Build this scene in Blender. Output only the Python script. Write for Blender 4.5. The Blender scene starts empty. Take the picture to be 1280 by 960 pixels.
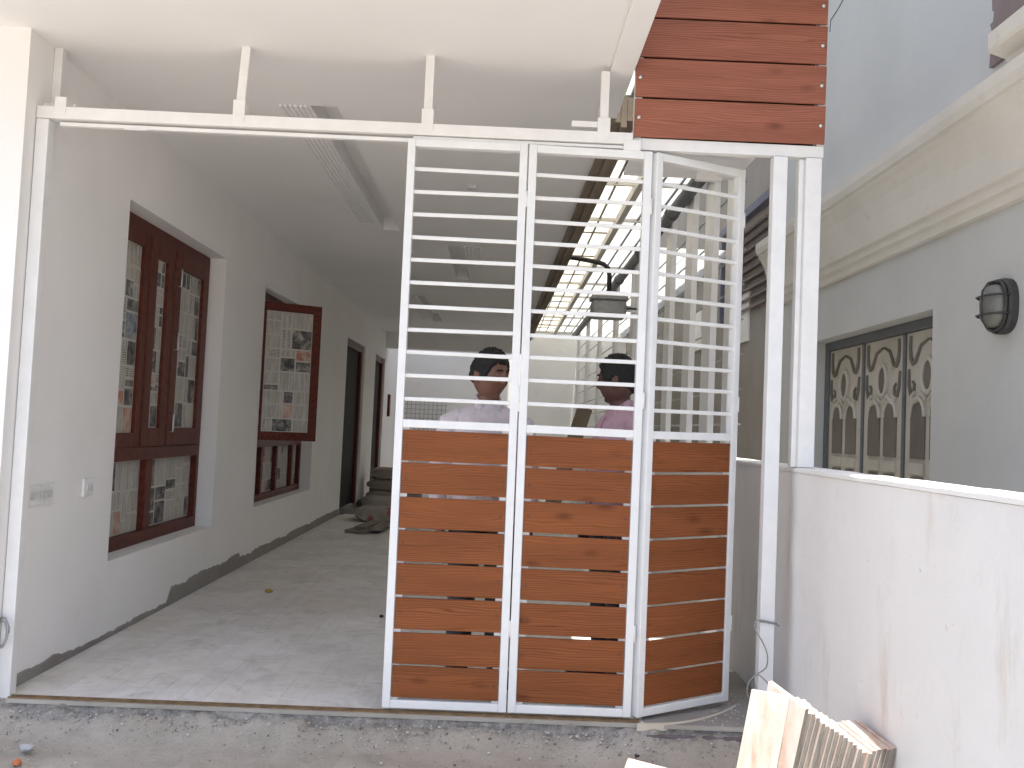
import bpy, bmesh, math, random
from mathutils import Vector, Matrix, noise as mnoise
R = math.radians
rnd = random.Random(7)
SC = bpy.context.scene
COL = SC.collection

# ---------------------------------------------------------------- camera
cam_d = bpy.data.cameras.new("camera")
cam = bpy.data.objects.new("camera", cam_d)
COL.objects.link(cam)
cam_d.sensor_fit = 'HORIZONTAL'
cam_d.sensor_width = 36.0
cam_d.lens = 36.0 * 1158.2 / 1280.0
cam_d.clip_start = 0.05
cam_d.clip_end = 500
yaw, pit, rol = 0.0107, 0.0486, 0.0432
f = Vector((math.sin(yaw) * math.cos(pit), math.cos(yaw) * math.cos(pit), math.sin(pit)))
r0 = Vector((math.cos(yaw), -math.sin(yaw), 0))
u0 = r0.cross(f)
rr = math.cos(rol) * r0 + math.sin(rol) * u0
uu = -math.sin(rol) * r0 + math.cos(rol) * u0
M = Matrix((rr, uu, -f)).transposed().to_4x4()
M.translation = Vector((0.0751, -3.9821, 1.2166))
cam.matrix_world = M
SC.camera = cam

# ---------------------------------------------------------------- light
SUN_DIR = Vector((0.05, -0.27, 0.96)).normalized()      # towards the sun
sun_el = math.asin(SUN_DIR.z)
sun_az = math.atan2(SUN_DIR.x, SUN_DIR.y)
w = bpy.data.worlds.new("World")
SC.world = w
w.use_nodes = True
nt = w.node_tree
bg = nt.nodes["Background"]
sky = nt.nodes.new("ShaderNodeTexSky")
sky.sky_type = 'NISHITA'
sky.sun_disc = False
sky.sun_elevation = sun_el
sky.sun_rotation = sun_az
sky.air_density = 1.0
sky.dust_density = 2.5
nt.links.new(sky.outputs[0], bg.inputs[0])
bg.inputs[1].default_value = 0.12
sd = bpy.data.lights.new("sun", 'SUN')
sd.energy = 3.2
sd.angle = R(0.5)
sd.color = (1.0, 0.965, 0.92)
so = bpy.data.objects.new("sun", sd)
COL.objects.link(so)
so.rotation_euler = SUN_DIR.to_track_quat('Z', 'Y').to_euler()
vs = SC.view_settings
vs.view_transform = 'Standard'
vs.look = 'None'
vs.exposure = 1.5
vs.gamma = 1
SC.cycles.max_bounces = 10
SC.cycles.diffuse_bounces = 8
SC.cycles.use_denoising = True

# ---------------------------------------------------------------- mesh helpers
class MB:
    def __init__(s):
        s.v = []; s.f = []; s.m = []
    def add(s, vs_, fs_, mi=0):
        b = len(s.v)
        s.v += [tuple(p) for p in vs_]
        for q in fs_:
            s.f.append([b + i for i in q]); s.m.append(mi)
        return s
    def box(s, x0, x1, y0, y1, z0, z1, mi=0):
        return s.hexa([(x0, y0, z0), (x1, y0, z0), (x1, y1, z0), (x0, y1, z0),
                       (x0, y0, z1), (x1, y0, z1), (x1, y1, z1), (x0, y1, z1)], mi)
    def hexa(s, p, mi=0):
        return s.add(p, [(0, 3, 2, 1), (4, 5, 6, 7), (0, 1, 5, 4), (1, 2, 6, 5), (2, 3, 7, 6), (3, 0, 4, 7)], mi)
    def obox(s, c, ax, ay, az, mi=0):
        c = Vector(c); ax = Vector(ax); ay = Vector(ay); az = Vector(az)
        P = [c + sx * ax + sy * ay + sz * az for sz in (-1, 1) for sx, sy in ((-1, -1), (1, -1), (1, 1), (-1, 1))]
        return s.hexa(P, mi)
    def quad(s, a, b, c, d, mi=0):
        return s.add([a, b, c, d], [(0, 1, 2, 3)], mi)
    def tube(s, path, r, n=8, closed=False, mi=0):
        path = [Vector(p) for p in path]
        N = len(path)
        rad = r if isinstance(r, (list, tuple)) else [r] * N
        vs_ = []; fs_ = []
        up = None
        for i, p in enumerate(path):
            if closed:
                t = path[(i + 1) % N] - path[i - 1]
            else:
                t = path[min(i + 1, N - 1)] - path[max(i - 1, 0)]
            t.normalize()
            if up is None:
                up = Vector((0, 0, 1)) if abs(t.z) < .9 else Vector((1, 0, 0))
            a = up - t * up.dot(t)
            if a.length < 1e-4:
                a = t.orthogonal()
            a.normalize(); up = a
            b = t.cross(a)
            for k in range(n):
                th = 2 * math.pi * k / n
                vs_.append(p + (a * math.cos(th) + b * math.sin(th)) * rad[i])
        for i in range(N if closed else N - 1):
            j = (i + 1) % N
            for k in range(n):
                k2 = (k + 1) % n
                fs_.append((i * n + k, i * n + k2, j * n + k2, j * n + k))
        if not closed:
            fs_.append(tuple(range(n - 1, -1, -1)))
            fs_.append(tuple((N - 1) * n + k for k in range(n)))
        return s.add(vs_, fs_, mi)
    def loft(s, rings, mi=0):
        n = len(rings[0]); vs_ = [p for rg in rings for p in rg]; fs_ = []
        for i in range(len(rings) - 1):
            for k in range(n):
                k2 = (k + 1) % n
                fs_.append((i * n + k, i * n + k2, (i + 1) * n + k2, (i + 1) * n + k))
        fs_.append(tuple(range(n - 1, -1, -1)))
        fs_.append(tuple((len(rings) - 1) * n + k for k in range(n)))
        return s.add(vs_, fs_, mi)
    def prism(s, prof, axis, a, b, mi=0):
        """profile of 2-D points swept along an axis between a and b"""
        def P(p, t):
            return {'x': (t, p[0], p[1]), 'y': (p[0], t, p[1]), 'z': (p[0], p[1], t)}[axis]
        n = len(prof)
        vs_ = [P(p, a) for p in prof] + [P(p, b) for p in prof]
        fs_ = [(k, (k + 1) % n, n + (k + 1) % n, n + k) for k in range(n)]
        fs_.append(tuple(range(n - 1, -1, -1))); fs_.append(tuple(range(n, 2 * n)))
        return s.add(vs_, fs_, mi)
    def mesh(s, name, mats):
        me = bpy.data.meshes.new(name)
        me.from_pydata(s.v, [], s.f)
        mats = mats if isinstance(mats, (list, tuple)) else [mats]
        for m in mats:
            me.materials.append(m)
        me.polygons.foreach_set("material_index", s.m)
        bm = bmesh.new(); bm.from_mesh(me)
        bmesh.ops.recalc_face_normals(bm, faces=bm.faces)
        bm.to_mesh(me); bm.free()
        me.update()
        return me
    def build(s, name, mats, parent=None, bevel=0, smooth=False, loc=None):
        if loc is not None:
            L = Vector(loc); s.v = [tuple(Vector(p) - L) for p in s.v]
        me = s.mesh(name, mats)
        o = bpy.data.objects.new(name, me)
        COL.objects.link(o)
        if loc is not None:
            o.location = loc
        if smooth:
            me.polygons.foreach_set("use_smooth", [True] * len(me.polygons))
        if bevel:
            b = o.modifiers.new("bevel", 'BEVEL'); b.width = bevel; b.segments = 2; b.limit_method = 'ANGLE'
        if parent:
            attach(o, parent)
        return o

def attach(o, p):
    o.parent = p
    o.matrix_parent_inverse = world_inv(p)
def world_inv(p):
    m = Matrix.Identity(4)
    q = p
    while q is not None:
        m = q.matrix_parent_inverse @ q.matrix_basis @ m if q.parent else q.matrix_basis @ m
        q = q.parent
    return m.inverted()
def thing(name, label, cat, loc=(0, 0, 0), group=None):
    o = bpy.data.objects.new(name, None)
    o.empty_display_size = .1
    COL.objects.link(o); o.location = loc
    return tag(o, label, cat, group)
def tag(o, label, cat, group=None):
    o['label'] = label; o['category'] = cat
    if group: o['group'] = group
    return o
def kind(o, k):
    o['kind'] = k
    return o
def copy_obj(o, parent=None, loc=None, rot=None):
    c = o.copy(); COL.objects.link(c)
    if parent is not None: c.parent = parent
    if loc is not None: c.location = loc
    if rot is not None: c.rotation_euler = rot
    return c

# ---------------------------------------------------------------- materials
class NT:
    def __init__(s, name):
        s.m = bpy.data.materials.new(name); s.m.use_nodes = True
        s.t = s.m.node_tree; s.b = s.t.nodes["Principled BSDF"]
        s.tc = s.n("ShaderNodeTexCoord")
    def n(s, t, **kw):
        o = s.t.nodes.new(t)
        for k, v_ in kw.items(): setattr(o, k, v_)
        return o
    def l(s, a, b): s.t.links.new(a, b)
    def coord(s, scale=(1, 1, 1), src='Object', rand=False):
        mp = s.n("ShaderNodeMapping"); mp.inputs['Scale'].default_value = scale
        s.l(s.tc.outputs[src], mp.inputs[0])
        if rand:
            oi = s.n("ShaderNodeObjectInfo")
            mul = s.n("ShaderNodeVectorMath", operation='SCALE'); mul.inputs[3].default_value = 37.0
            cmb = s.n("ShaderNodeCombineXYZ")
            for k in range(3): s.l(oi.outputs['Random'], cmb.inputs[k])
            s.l(cmb.outputs[0], mul.inputs[0]); s.l(mul.outputs[0], mp.inputs['Location'])
        return mp.outputs[0]
    def noise(s, vec, scale, detail=4, rough=.6, dist=0):
        o = s.n("ShaderNodeTexNoise"); s.l(vec, o.inputs['Vector'])
        o.inputs['Scale'].default_value = scale; o.inputs['Detail'].default_value = detail
        o.inputs['Roughness'].default_value = rough; o.inputs['Distortion'].default_value = dist
        return o.outputs['Fac']
    def ramp(s, fac, stops, interp='LINEAR'):
        o = s.n("ShaderNodeValToRGB"); s.l(fac, o.inputs[0]); cr = o.color_ramp; cr.interpolation = interp
        while len(cr.elements) < len(stops): cr.elements.new(.5)
        for e, (p, c) in zip(cr.elements, stops):
            e.position = p
            e.color = (c, c, c, 1) if isinstance(c, (int, float)) else (*c, 1)
        return o.outputs[0]
    def mix(s, fac, a, b, mode='MIX'):
        o = s.n("ShaderNodeMix", data_type='RGBA', blend_type=mode)
        if isinstance(fac, (int, float)): o.inputs[0].default_value = fac
        else: s.l(fac, o.inputs[0])
        for sock, v_ in ((o.inputs[6], a), (o.inputs[7], b)):
            if isinstance(v_, tuple): sock.default_value = (*v_, 1)
            else: s.l(v_, sock)
        return o.outputs[2]
    def color(s, c):
        if isinstance(c, tuple): s.b.inputs['Base Color'].default_value = (*c, 1)
        else: s.l(c, s.b.inputs['Base Color'])
    def bump(s, h, strength=.3, dist=.01):
        o = s.n("ShaderNodeBump"); o.inputs['Strength'].default_value = strength; o.inputs['Distance'].default_value = dist
        s.l(h, o.inputs['Height']); s.l(o.outputs[0], s.b.inputs['Normal'])
    def rough(s, v_):
        if isinstance(v_, (int, float)): s.b.inputs['Roughness'].default_value = v_
        else: s.l(v_, s.b.inputs['Roughness'])

def mat_plaster(name, base, var=.06, dirt=(.45, .40, .34), dirt_amt=.25, rough=.85, bumpy=.25, streaks=0):
    t = NT(name); c = t.coord()
    big = t.noise(c, 1.3, 5, .6)
    a = tuple(max(0, k - var) for k in base); b = tuple(min(.9, k + var * .6) for k in base)
    col = t.ramp(big, [(.3, a), (.7, b)])
    d = t.ramp(t.noise(c, 6, 8, .72), [(.60, 0.0), (.78, dirt_amt)])
    col = t.mix(d, col, dirt)
    if streaks:
        sv = t.coord((1, 3.6, .75))
        st = t.ramp(t.noise(sv, 1.6, 7, .7), [(.56, 0.0), (.78, streaks)])
        col = t.mix(st, col, (.50, .42, .32))
        sp = t.ramp(t.noise(c, 21, 5, .7), [(.67, 0.0), (.76, streaks)])
        col = t.mix(sp, col, (.30, .24, .19))
    t.color(col); t.rough(rough)
    t.bump(t.noise(c, 45, 6, .65), bumpy, .004)
    return t.m

def mat_paint(name, base, rough=.4, dirt=.25, rust=True):
    t = NT(name); c = t.coord()
    col = t.ramp(t.noise(c, 9, 5, .65), [(.3, tuple(k * .9 for k in base)), (.7, base)])
    col = t.mix(t.ramp(t.noise(c, 28, 7, .75), [(.62, 0.0), (.8, dirt)]), col, (.42, .38, .33))
    if rust:
        col = t.mix(t.ramp(t.noise(c, 17, 5, .6), [(.74, 0.0), (.78, .7)]), col, (.22, .10, .05))
    t.color(col); t.rough(rough)
    t.bump(t.noise(c, 160, 3, .5), .12, .002)
    return t.m

def mat_wood(name, dark, mid, light, rough=.45, axis=(1.2, 1.2, 10), knots=True):
    t = NT(name)
    c = t.coord(axis, rand=True)
    warp = t.noise(c, 1.3, 3, .5)
    wv = t.n("ShaderNodeTexWave", wave_type='BANDS', bands_direction='Z')
    t.l(c, wv.inputs['Vector']); wv.inputs['Scale'].default_value = 3.2
    wv.inputs['Distortion'].default_value = 16; wv.inputs['Detail'].default_value = 2
    wv.inputs['Detail Scale'].default_value = .55
    col = t.mix(t.ramp(t.noise(c, .9, 4, .6, .8), [(.35, .25), (.7, .9)]), mid, t.ramp(wv.outputs['Fac'], [(0.05, dark), (.4, mid), (.95, light)]))
    t.b.inputs['Specular IOR Level'].default_value = .16
    fine = t.ramp(t.noise(t.coord((axis[0] * 3, axis[1] * 9, axis[2] * 9), rand=True), 2.2, 5, .7), [(.3, .74), (.75, 1.08)])
    col = t.mix(.7, col, fine, 'MULTIPLY')
    blot = t.ramp(warp, [(.3, .72), (.7, 1.12)])
    col = t.mix(.6, col, blot, 'MULTIPLY')
    if knots:
        vo = t.n("ShaderNodeTexVoronoi", feature='F1'); t.l(t.coord((axis[0] * 2.2, axis[1] * .62, axis[2] * .62), rand=True), vo.inputs['Vector'])
        vo.inputs['Scale'].default_value = 1.45
        kn = t.ramp(vo.outputs['Distance'], [(.02, .62), (.21, 0.0)])
        col = t.mix(kn, col, tuple(k * .38 for k in dark))
    t.color(col); t.rough(rough)
    t.bump(fine, .06, .002)
    return t.m

def mat_simple(name, base, rough=.6, metal=0, var=.15, scale=12, bump=.1):
    t = NT(name); c = t.coord()
    t.color(t.ramp(t.noise(c, scale, 5, .65), [(.3, tuple(k * (1 - var) for k in base)), (.7, tuple(min(.95, k * (1 + var)) for k in base))]))
    t.rough(rough); t.b.inputs['Metallic'].default_value = metal
    if bump: t.bump(t.noise(c, scale * 8, 4, .6), bump, .003)
    return t.m

MT = {}
MT['wall'] = mat_plaster("white_wall_paint", (.82, .81, .795), .035, dirt_amt=.18)
MT['front'] = mat_plaster("dimmed_front_paint", (.66, .645, .63), .03, dirt_amt=.15)  # same house paint, darkened to tone down the strong light on the front
MT['ceil'] = mat_plaster("ceiling_paint", (.79, .785, .78), .025, dirt_amt=.06, bumpy=.12)
MT['bwall'] = mat_plaster("boundary_wall_paint", (.79, .785, .775), .05, (.55, .50, .43), .4, streaks=.55, bumpy=.5)
MT['coping'] = mat_plaster("coping_paint", (.80, .79, .77), .03, dirt_amt=.35)
MT['blue'] = mat_plaster("blue_grey_paint", (.49, .50, .492), .03, (.38, .39, .385), .2, bumpy=.35)
MT['lower'] = mat_plaster("pale_grey_paint", (.54, .545, .535), .035, (.35, .33, .3), .3, bumpy=.35)
MT['cream'] = mat_plaster("cream_cornice", (.66, .64, .59), .06, (.42, .36, .28), .5, bumpy=.3)
MT['rear'] = mat_plaster('stained_brown_plaster', (.30, .275, .245), .05, (.2, .17, .14), .5, bumpy=.4)
MT['cement'] = mat_plaster("raw_cement", (.27, .255, .235), .07, (.15, .14, .13), .5, bumpy=.8)
MT['brown'] = mat_plaster("brown_shuttering", (.22, .18, .135), .06, (.10, .08, .06), .5, bumpy=.5)
MT['white'] = mat_paint("white_enamel", (.80, .80, .79))
MT['white_clean'] = mat_paint("white_enamel_clean", (.80, .81, .81), rust=False, dirt=.15)
MT['board'] = mat_wood("walnut_laminate", (.155, .050, .017), (.248, .081, .028), (.288, .098, .036), .55)
MT['panel'] = mat_wood("walnut_laminate_light_tint", (.225, .079, .049), (.33, .124, .081), (.365, .142, .094), .55)  # same laminate as the gate boards, its redder light put into the colour
MT['teak'] = mat_wood("dark_red_teak", (.075, .020, .014), (.12, .031, .021), (.15, .040, .028), .4, (9, 9, 1.2), knots=False)
MT['steel'] = mat_simple("screw_steel", (.6, .6, .6), .35, 1, bump=0)
MT['rivet'] = mat_simple("brown_rivet", (.12, .035, .015), .4, 0, bump=0)
MT['black'] = mat_simple("black_paint", (.018, .018, .02), .5)
MT['openblack'] = mat_simple("opening_black", (.012, .010, .009), .8)
MT['greypipe'] = mat_simple("grey_pvc", (.12, .13, .14), .5)
MT['greybox'] = mat_simple("grey_metal", (.30, .31, .31), .5)
MT['galv'] = mat_simple("galvanised_wire", (.32, .33, .33), .45, .7, bump=0)
MT['switch'] = mat_simple("switch_plastic", (.78, .78, .77), .35, bump=0)
MT['switchkey'] = mat_simple("switch_key", (.6, .6, .6), .35, bump=0)

def mat_paver():
    t = NT("dusty_paver"); c = t.coord((1, 1, 1), 'Object')
    g = t.n("ShaderNodeNewGeometry")
    oi = t.n("ShaderNodeObjectInfo")
    big = t.noise(g.outputs['Position'], 2.1, 7, .68)
    col = t.ramp(big, [(.28, (.52, .49, .45)), (.5, (.68, .655, .62)), (.72, (.78, .765, .74))])
    tint = t.ramp(oi.outputs['Random'], [(0, .95), (1, 1.03)])
    col = t.mix(1, col, tint, 'MULTIPLY')
    dust = t.ramp(t.noise(g.outputs['Position'], 6.5, 6, .7), [(.56, 0.0), (.72, .6)])
    col = t.mix(dust, col, (.66, .65, .63))
    spl = t.ramp(t.noise(g.outputs['Position'], 3.3, 2, .4), [(.69, 0.0), (.72, .55)])
    col = t.mix(spl, col, (.74, .73, .71))
    mud = t.ramp(t.noise(g.outputs['Position'], 4.2, 9, .78, .6), [(.50, 0.0), (.66, .55)])
    col = t.mix(mud, col, (.36, .335, .30))
    sand = t.ramp(t.noise(g.outputs['Position'], 1.1, 4, .6), [(.5, 0.0), (.68, .35)])
    col = t.mix(sand, col, (.47, .39, .28))
    t.color(col); t.rough(.85)
    t.bump(t.noise(g.outputs['Position'], 60, 6, .7), .35, .004)
    return t.m
MT['paver'] = mat_paver()

def mat_ground():
    t = NT("dirt_and_mortar"); g = t.n("ShaderNodeNewGeometry"); P = g.outputs['Position']
    col = t.ramp(t.noise(P, 2.4, 9, .72), [(.25, (.29, .255, .215)), (.45, (.46, .415, .355)), (.62, (.56, .51, .445)), (.8, (.62, .58, .525))])
    ash = t.ramp(t.noise(P, 5.2, 8, .75), [(.54, 0.0), (.68, .6)])
    col = t.mix(ash, col, (.40, .39, .38))
    dk = t.ramp(t.noise(P, 17, 6, .7), [(.60, 0.0), (.74, .7)])
    col = t.mix(dk, col, (.13, .115, .10))
    wh = t.ramp(t.noise(P, 55, 3, .6), [(.70, 0.0), (.76, .7)])
    col = t.mix(wh, col, (.66, .65, .62))
    sandy = t.ramp(t.noise(P, .9, 3, .5), [(.45, 0.0), (.7, .5)])
    col = t.mix(sandy, col, (.43, .35, .26))
    sp = t.n("ShaderNodeSeparateXYZ"); t.l(P, sp.inputs[0])
    ad = t.n("ShaderNodeMath", operation='MULTIPLY_ADD'); t.l(t.noise(P, 7, 6, .7), ad.inputs[0]); ad.inputs[1].default_value = .32; t.l(sp.outputs['Y'], ad.inputs[2])
    band = t.ramp(ad.outputs[0], [(.055, 0.0), (.12, .7), (.30, .7)])
    gm = t.ramp(t.noise(P, 34, 6, .75), [(.34, (.075, .07, .065)), (.50, (.23, .22, .205)), (.66, (.50, .485, .46))])
    col = t.mix(band, col, gm)
    t.color(col); t.rough(.95)
    t.bump(t.noise(P, 70, 8, .75), 1.0, .014)
    return t.m
MT['ground'] = mat_ground()

def mat_stone():
    t = NT("pinkish_veined_stone"); c = t.coord((5, 5, .9), rand=True)
    n1 = t.noise(c, 2.2, 7, .7, .6)
    col = t.ramp(n1, [(.3, (.46, .25, .17)), (.45, (.54, .41, .33)), (.6, (.58, .51, .45)), (.8, (.42, .37, .32))])
    col = t.mix(t.ramp(t.noise(t.coord((1, 1, 1), rand=True), 9, 6, .7), [(.48, 0.0), (.72, .7)]), col, (.60, .56, .52))
    t.color(col); t.rough(.8)
    t.bump(t.noise(c, 30, 6, .7), .3, .003)
    return t.m
MT['stone'] = mat_stone()
def mat_stone_edge():
    t = NT("grey_stone_edge"); c = t.coord((9, 9, 1.3), rand=True)
    col = t.ramp(t.noise(c, 2.6, 7, .75), [(.3, (.10, .09, .08)), (.5, (.20, .18, .155)), (.7, (.30, .265, .22)), (.85, (.32, .20, .15))])
    t.color(col); t.rough(.9); t.bump(t.noise(c, 40, 6, .7), .5, .003)
    return t.m
MT['stone_edge'] = mat_stone_edge()

def mat_print(name, paper, ink, scale, cut):
    t = NT(name); c = t.coord()
    wv = t.n("ShaderNodeTexWave", wave_type='BANDS', bands_direction='Z'); t.l(c, wv.inputs['Vector'])
    wv.inputs['Scale'].default_value = scale; wv.inputs['Distortion'].default_value = .15
    ln = t.ramp(wv.outputs['Fac'], [(cut - .1, 0.0), (cut + .1, 1.0)])
    wd = t.ramp(t.noise(t.coord((8, 8, .6)), 9, 3, .8), [(.44, 0.0), (.52, 1.0)])
    fac = t.mix(1, ln, wd, 'MULTIPLY')
    t.color(t.mix(fac, paper, ink)); t.rough(.8)
    return t.m
PAPER = (.49, .47, .425)
MT['print_text'] = mat_print("newsprint_text", PAPER, (.25, .24, .225), 42, .42)
MT['print_head'] = mat_print("newsprint_headline", PAPER, (.12, .115, .11), 24, .5)
MT['print_plain'] = mat_simple("newsprint_blank", PAPER, .8, bump=0, var=.06, scale=5)
def mat_photo(name, a, b, c_):
    t = NT(name); c = t.coord()
    t.color(t.ramp(t.noise(c, 14, 4, .6, .5), [(.36, a), (.52, b), (.68, c_)])); t.rough(.7)
    return t.m
MT['print_photo'] = mat_photo("newsprint_photo", (.045, .045, .048), (.15, .145, .14), (.40, .37, .33))
MT['print_red'] = mat_photo("newsprint_red", (.36, .13, .09), (.46, .30, .24), (.50, .45, .38))
MT['print_blue'] = mat_photo("newsprint_blue", (.09, .13, .21), (.26, .29, .32), (.48, .42, .24))
PRINT = [MT[k] for k in ('print_plain', 'print_text', 'print_head', 'print_photo', 'print_red', 'print_blue')]

def mat_sheet(name, col, trans):
    t = NT(name); t.t.nodes.remove(t.b)
    out = [n for n in t.t.nodes if n.type == 'OUTPUT_MATERIAL'][0]
    c = t.coord()
    cc = t.ramp(t.noise(c, 3, 5, .65), [(.3, tuple(k * .82 for k in col)), (.65, col)])
    d = t.n("ShaderNodeBsdfDiffuse"); tr = t.n("ShaderNodeBsdfTranslucent"); mx = t.n("ShaderNodeMixShader")
    t.l(cc, d.inputs[0]); t.l(cc, tr.inputs[0]); mx.inputs[0].default_value = trans
    t.l(d.outputs[0], mx.inputs[1]); t.l(tr.outputs[0], mx.inputs[2]); t.l(mx.outputs[0], out.inputs[0])
    return t.m
MT['sheet'] = mat_sheet("milky_roof_sheet", (.88, .86, .79), .8)
MT['sheet_white'] = mat_sheet("white_roof_sheet", (.86, .87, .85), .75)
def mat_glass(name, col, rough=.15, ior=1.45):
    t = NT(name); t.color(col); t.rough(rough); t.b.inputs['Transmission Weight'].default_value = .8; t.b.inputs['IOR'].default_value = ior
    return t.m
MT['glass'] = mat_glass("frosted_lamp_glass", (.78, .77, .70), .35)
MT['winglass'] = mat_glass("dark_window_glass", (.35, .38, .40), .05)

# ---------------------------------------------------------------- ground
def ground():
    xs = [-60, -25, -10, -6, -4] + [-3 + .03 * i for i in range(0, 167)] + [3, 5, 9, 25, 60]
    ys = [-60, -25, -10, -6, -4, -3, -2.2, -1.6] + [-1.3 + .03 * i for i in range(0, 55)] + [.6, 1.5, 5, 10, 16, 30, 80]
    mb = MB(); nx = len(xs)
    for y in ys:
        for x in xs:
            n1 = mnoise.fractal(Vector((x * 5.5, y * 5.5, 1.7)), .9, 2.1, 5)
            n2 = mnoise.noise(Vector((x * 1.2, y * 1.2, 4)))
            near = 1 if (-3.1 < x < 2.1 and -1.35 < y < .4) else 0
            z = -.115 + near * (.015 * n1 + .012 * n2)
            if near:
                # loose mortar heaped against the step under the gate
                k = math.exp(-((y + .035) / .10) ** 2)
                z += k * (.088 + .024 * mnoise.noise(Vector((x * 3, 9, 0))) + .018 * mnoise.fractal(Vector((x * 13, y * 13, 0)), .8, 2, 4))
            if y > .2: z = -.135
            mb.v.append((x, y, z))
    for j in range(len(ys) - 1):
        for i in range(nx - 1):
            mb.f.append([j * nx + i, j * nx + i + 1, (j + 1) * nx + i + 1, (j + 1) * nx + i]); mb.m.append(0)
    o = mb.build("ground", MT['ground'], smooth=True)
    kind(o, 'structure')
ground()

# ---------------------------------------------------------------- corridor floor of pavers
XL, ZC, YE, YC = -1.996, 2.835, 14.4, 12.6
FX1 = 1.355
floor = MB().box(XL + .003, FX1, -.010, YE, -.13, -.0019).build("floor", MT['paver'])
kind(floor, 'structure')
PW, PL, GAP = .105, .21, .0026
ncol = int((FX1 - XL - .01) / PW)
pv = MB().box(-(PW - GAP) / 2, (PW - GAP) / 2, -(PL - GAP) / 2, (PL - GAP) / 2, -.010, 0).mesh("paver", MT['paver'])
cnt = 0
field = MB()
for c_ in range(ncol):
    off = (c_ % 2) * PL / 2
    x = XL + .008 + PW * (c_ + .5)
    for r_ in range(64):
        y = .03 + PL * (r_ + .5) - off
        z = .0006 * rnd.uniform(-1, 1) - .0008
        if y - PL / 2 < .022:
            ye = y + (PL - GAP) / 2
            if ye > .05: field.box(x - (PW - GAP) / 2, x + (PW - GAP) / 2, .022, ye, -.0095, z)
            continue
        if r_ < 9 and x < 1.3:
            p = bpy.data.objects.new("paver", pv); COL.objects.link(p)
            p.location = (x, y, z); p.rotation_euler = (rnd.uniform(-.003, .003), rnd.uniform(-.004, .004), rnd.uniform(-.006, .006))
            p.parent = floor; cnt += 1
        elif y < YE - .2:
            field.box(x - (PW - GAP) / 2, x + (PW - GAP) / 2, y - (PL - GAP) / 2, y + (PL - GAP) / 2, -.0095, z)
kind(field.build("paver_field", MT['paver'], floor), 'stuff')
# rough front edge of the slab
edge = MB(); N = 330
for i in range(N + 1):
    x = XL + (FX1 - XL) * i / N
    edge.v.append((x, -.010, -.003))
    for k in range(9):
        t = k / 8
        j = mnoise.fractal(Vector((x * 11, t * 1.6, 3)), .8, 2, 5); j2 = mnoise.noise(Vector((x * 3.1, t, 8)))
        edge.v.append((x, -.030 - .055 * t ** 1.5 + .012 * j + .010 * j2 * t, -.006 - .125 * t + .006 * j * t))
for i in range(N):
    for k in range(9):
        edge.f.append([i * 10 + k, i * 10 + k + 1, (i + 1) * 10 + k + 1, (i + 1) * 10 + k]); edge.m.append(0)
edge.build("cement_step", MT['ground'], floor, smooth=True)

# ---------------------------------------------------------------- the house
house = thing("house", "white painted house with a deep covered passage behind the folding gate", "house", (XL, 0, 0))
OPEN = [(1.05, 2.84, .415, 2.38, 'w'), (3.98, 6.32, .455, 2.37, 'w'), (8.3, 9.9, .02, 2.35, 'd'), (11.08, 12.3, .02, 2.35, 'd')]
wb = MB(); xo = XL - .30
y = -.084
for (a, b, z0, z1, k_) in OPEN:
    wb.box(xo, XL, y, a, -.13, ZC + .05)
    if z0 > .1: wb.box(xo, XL, a, b, -.13, z0)
    wb.box(xo, XL, a, b, z1, ZC + .05)
    y = b
wb.box(xo, XL, y, YE, -.13, ZC + .05)
wb.build("side_wall", MT['wall'], house)
MB().box(-3.6, xo - .003, -.088, .20, -.13, ZC + .05).build("front_wall", MT['front'], house)
MB().box(XL - .31, 2.515, YE, YE + .2, -.13, 6.0).build("end_wall", MT['coping'], house)
MB().box(XL, .45, YC - .25, YC - .003, 2.56, ZC).build("end_beam", MT['ceil'], house)
# rooms behind the openings: dark box
MB().box(-6, xo - .06, .25, .40, -.1, 2.9).box(-6, xo - .06, 13.2, 13.35, -.1, 2.9).box(-6.1, -6.0, .25, 13.3, -.1, 2.9).build("inner_wall", MT['wall'], house)
# broken unpainted skirting strip
sk = MB(); N = 260
def sk_h(y):
    base = .022 + .018 * max(0, mnoise.noise(Vector((y * 3, 2, 0)))) + .012 * mnoise.fractal(Vector((y * 13, 0, 0)), .8, 2, 4)
    if 2.0 < y < 8.3: base += .085 * (1 if y > 2.06 else (y - 2.0) / .06) * (1.0 if y < 3.6 else .65) + .02 * mnoise.noise(Vector((y * 2.4, 7, 0))) + .010 * mnoise.noise(Vector((y * 31, 7, 0)))
    if -.1 < y < .9: base += .04 * (1 - (y + .1)) + .018 * mnoise.noise(Vector((y * 9, 5, 0)))
    return max(.006, base)
for i in range(N + 1):
    y = -.02 + 8.25 * i / N
    h = sk_h(y)
    sk.v += [(XL, y, -.01), (XL + .006, y, -.01), (XL + .006, y, h), (XL, y, h + .004)]
for i in range(N):
    for k in range(3):
        sk.f.append([i * 4 + k, i * 4 + k + 1, (i + 1) * 4 + k + 1, (i + 1) * 4 + k]); sk.m.append(0)
sk.build("skirting", MT['cement'], house)

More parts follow.
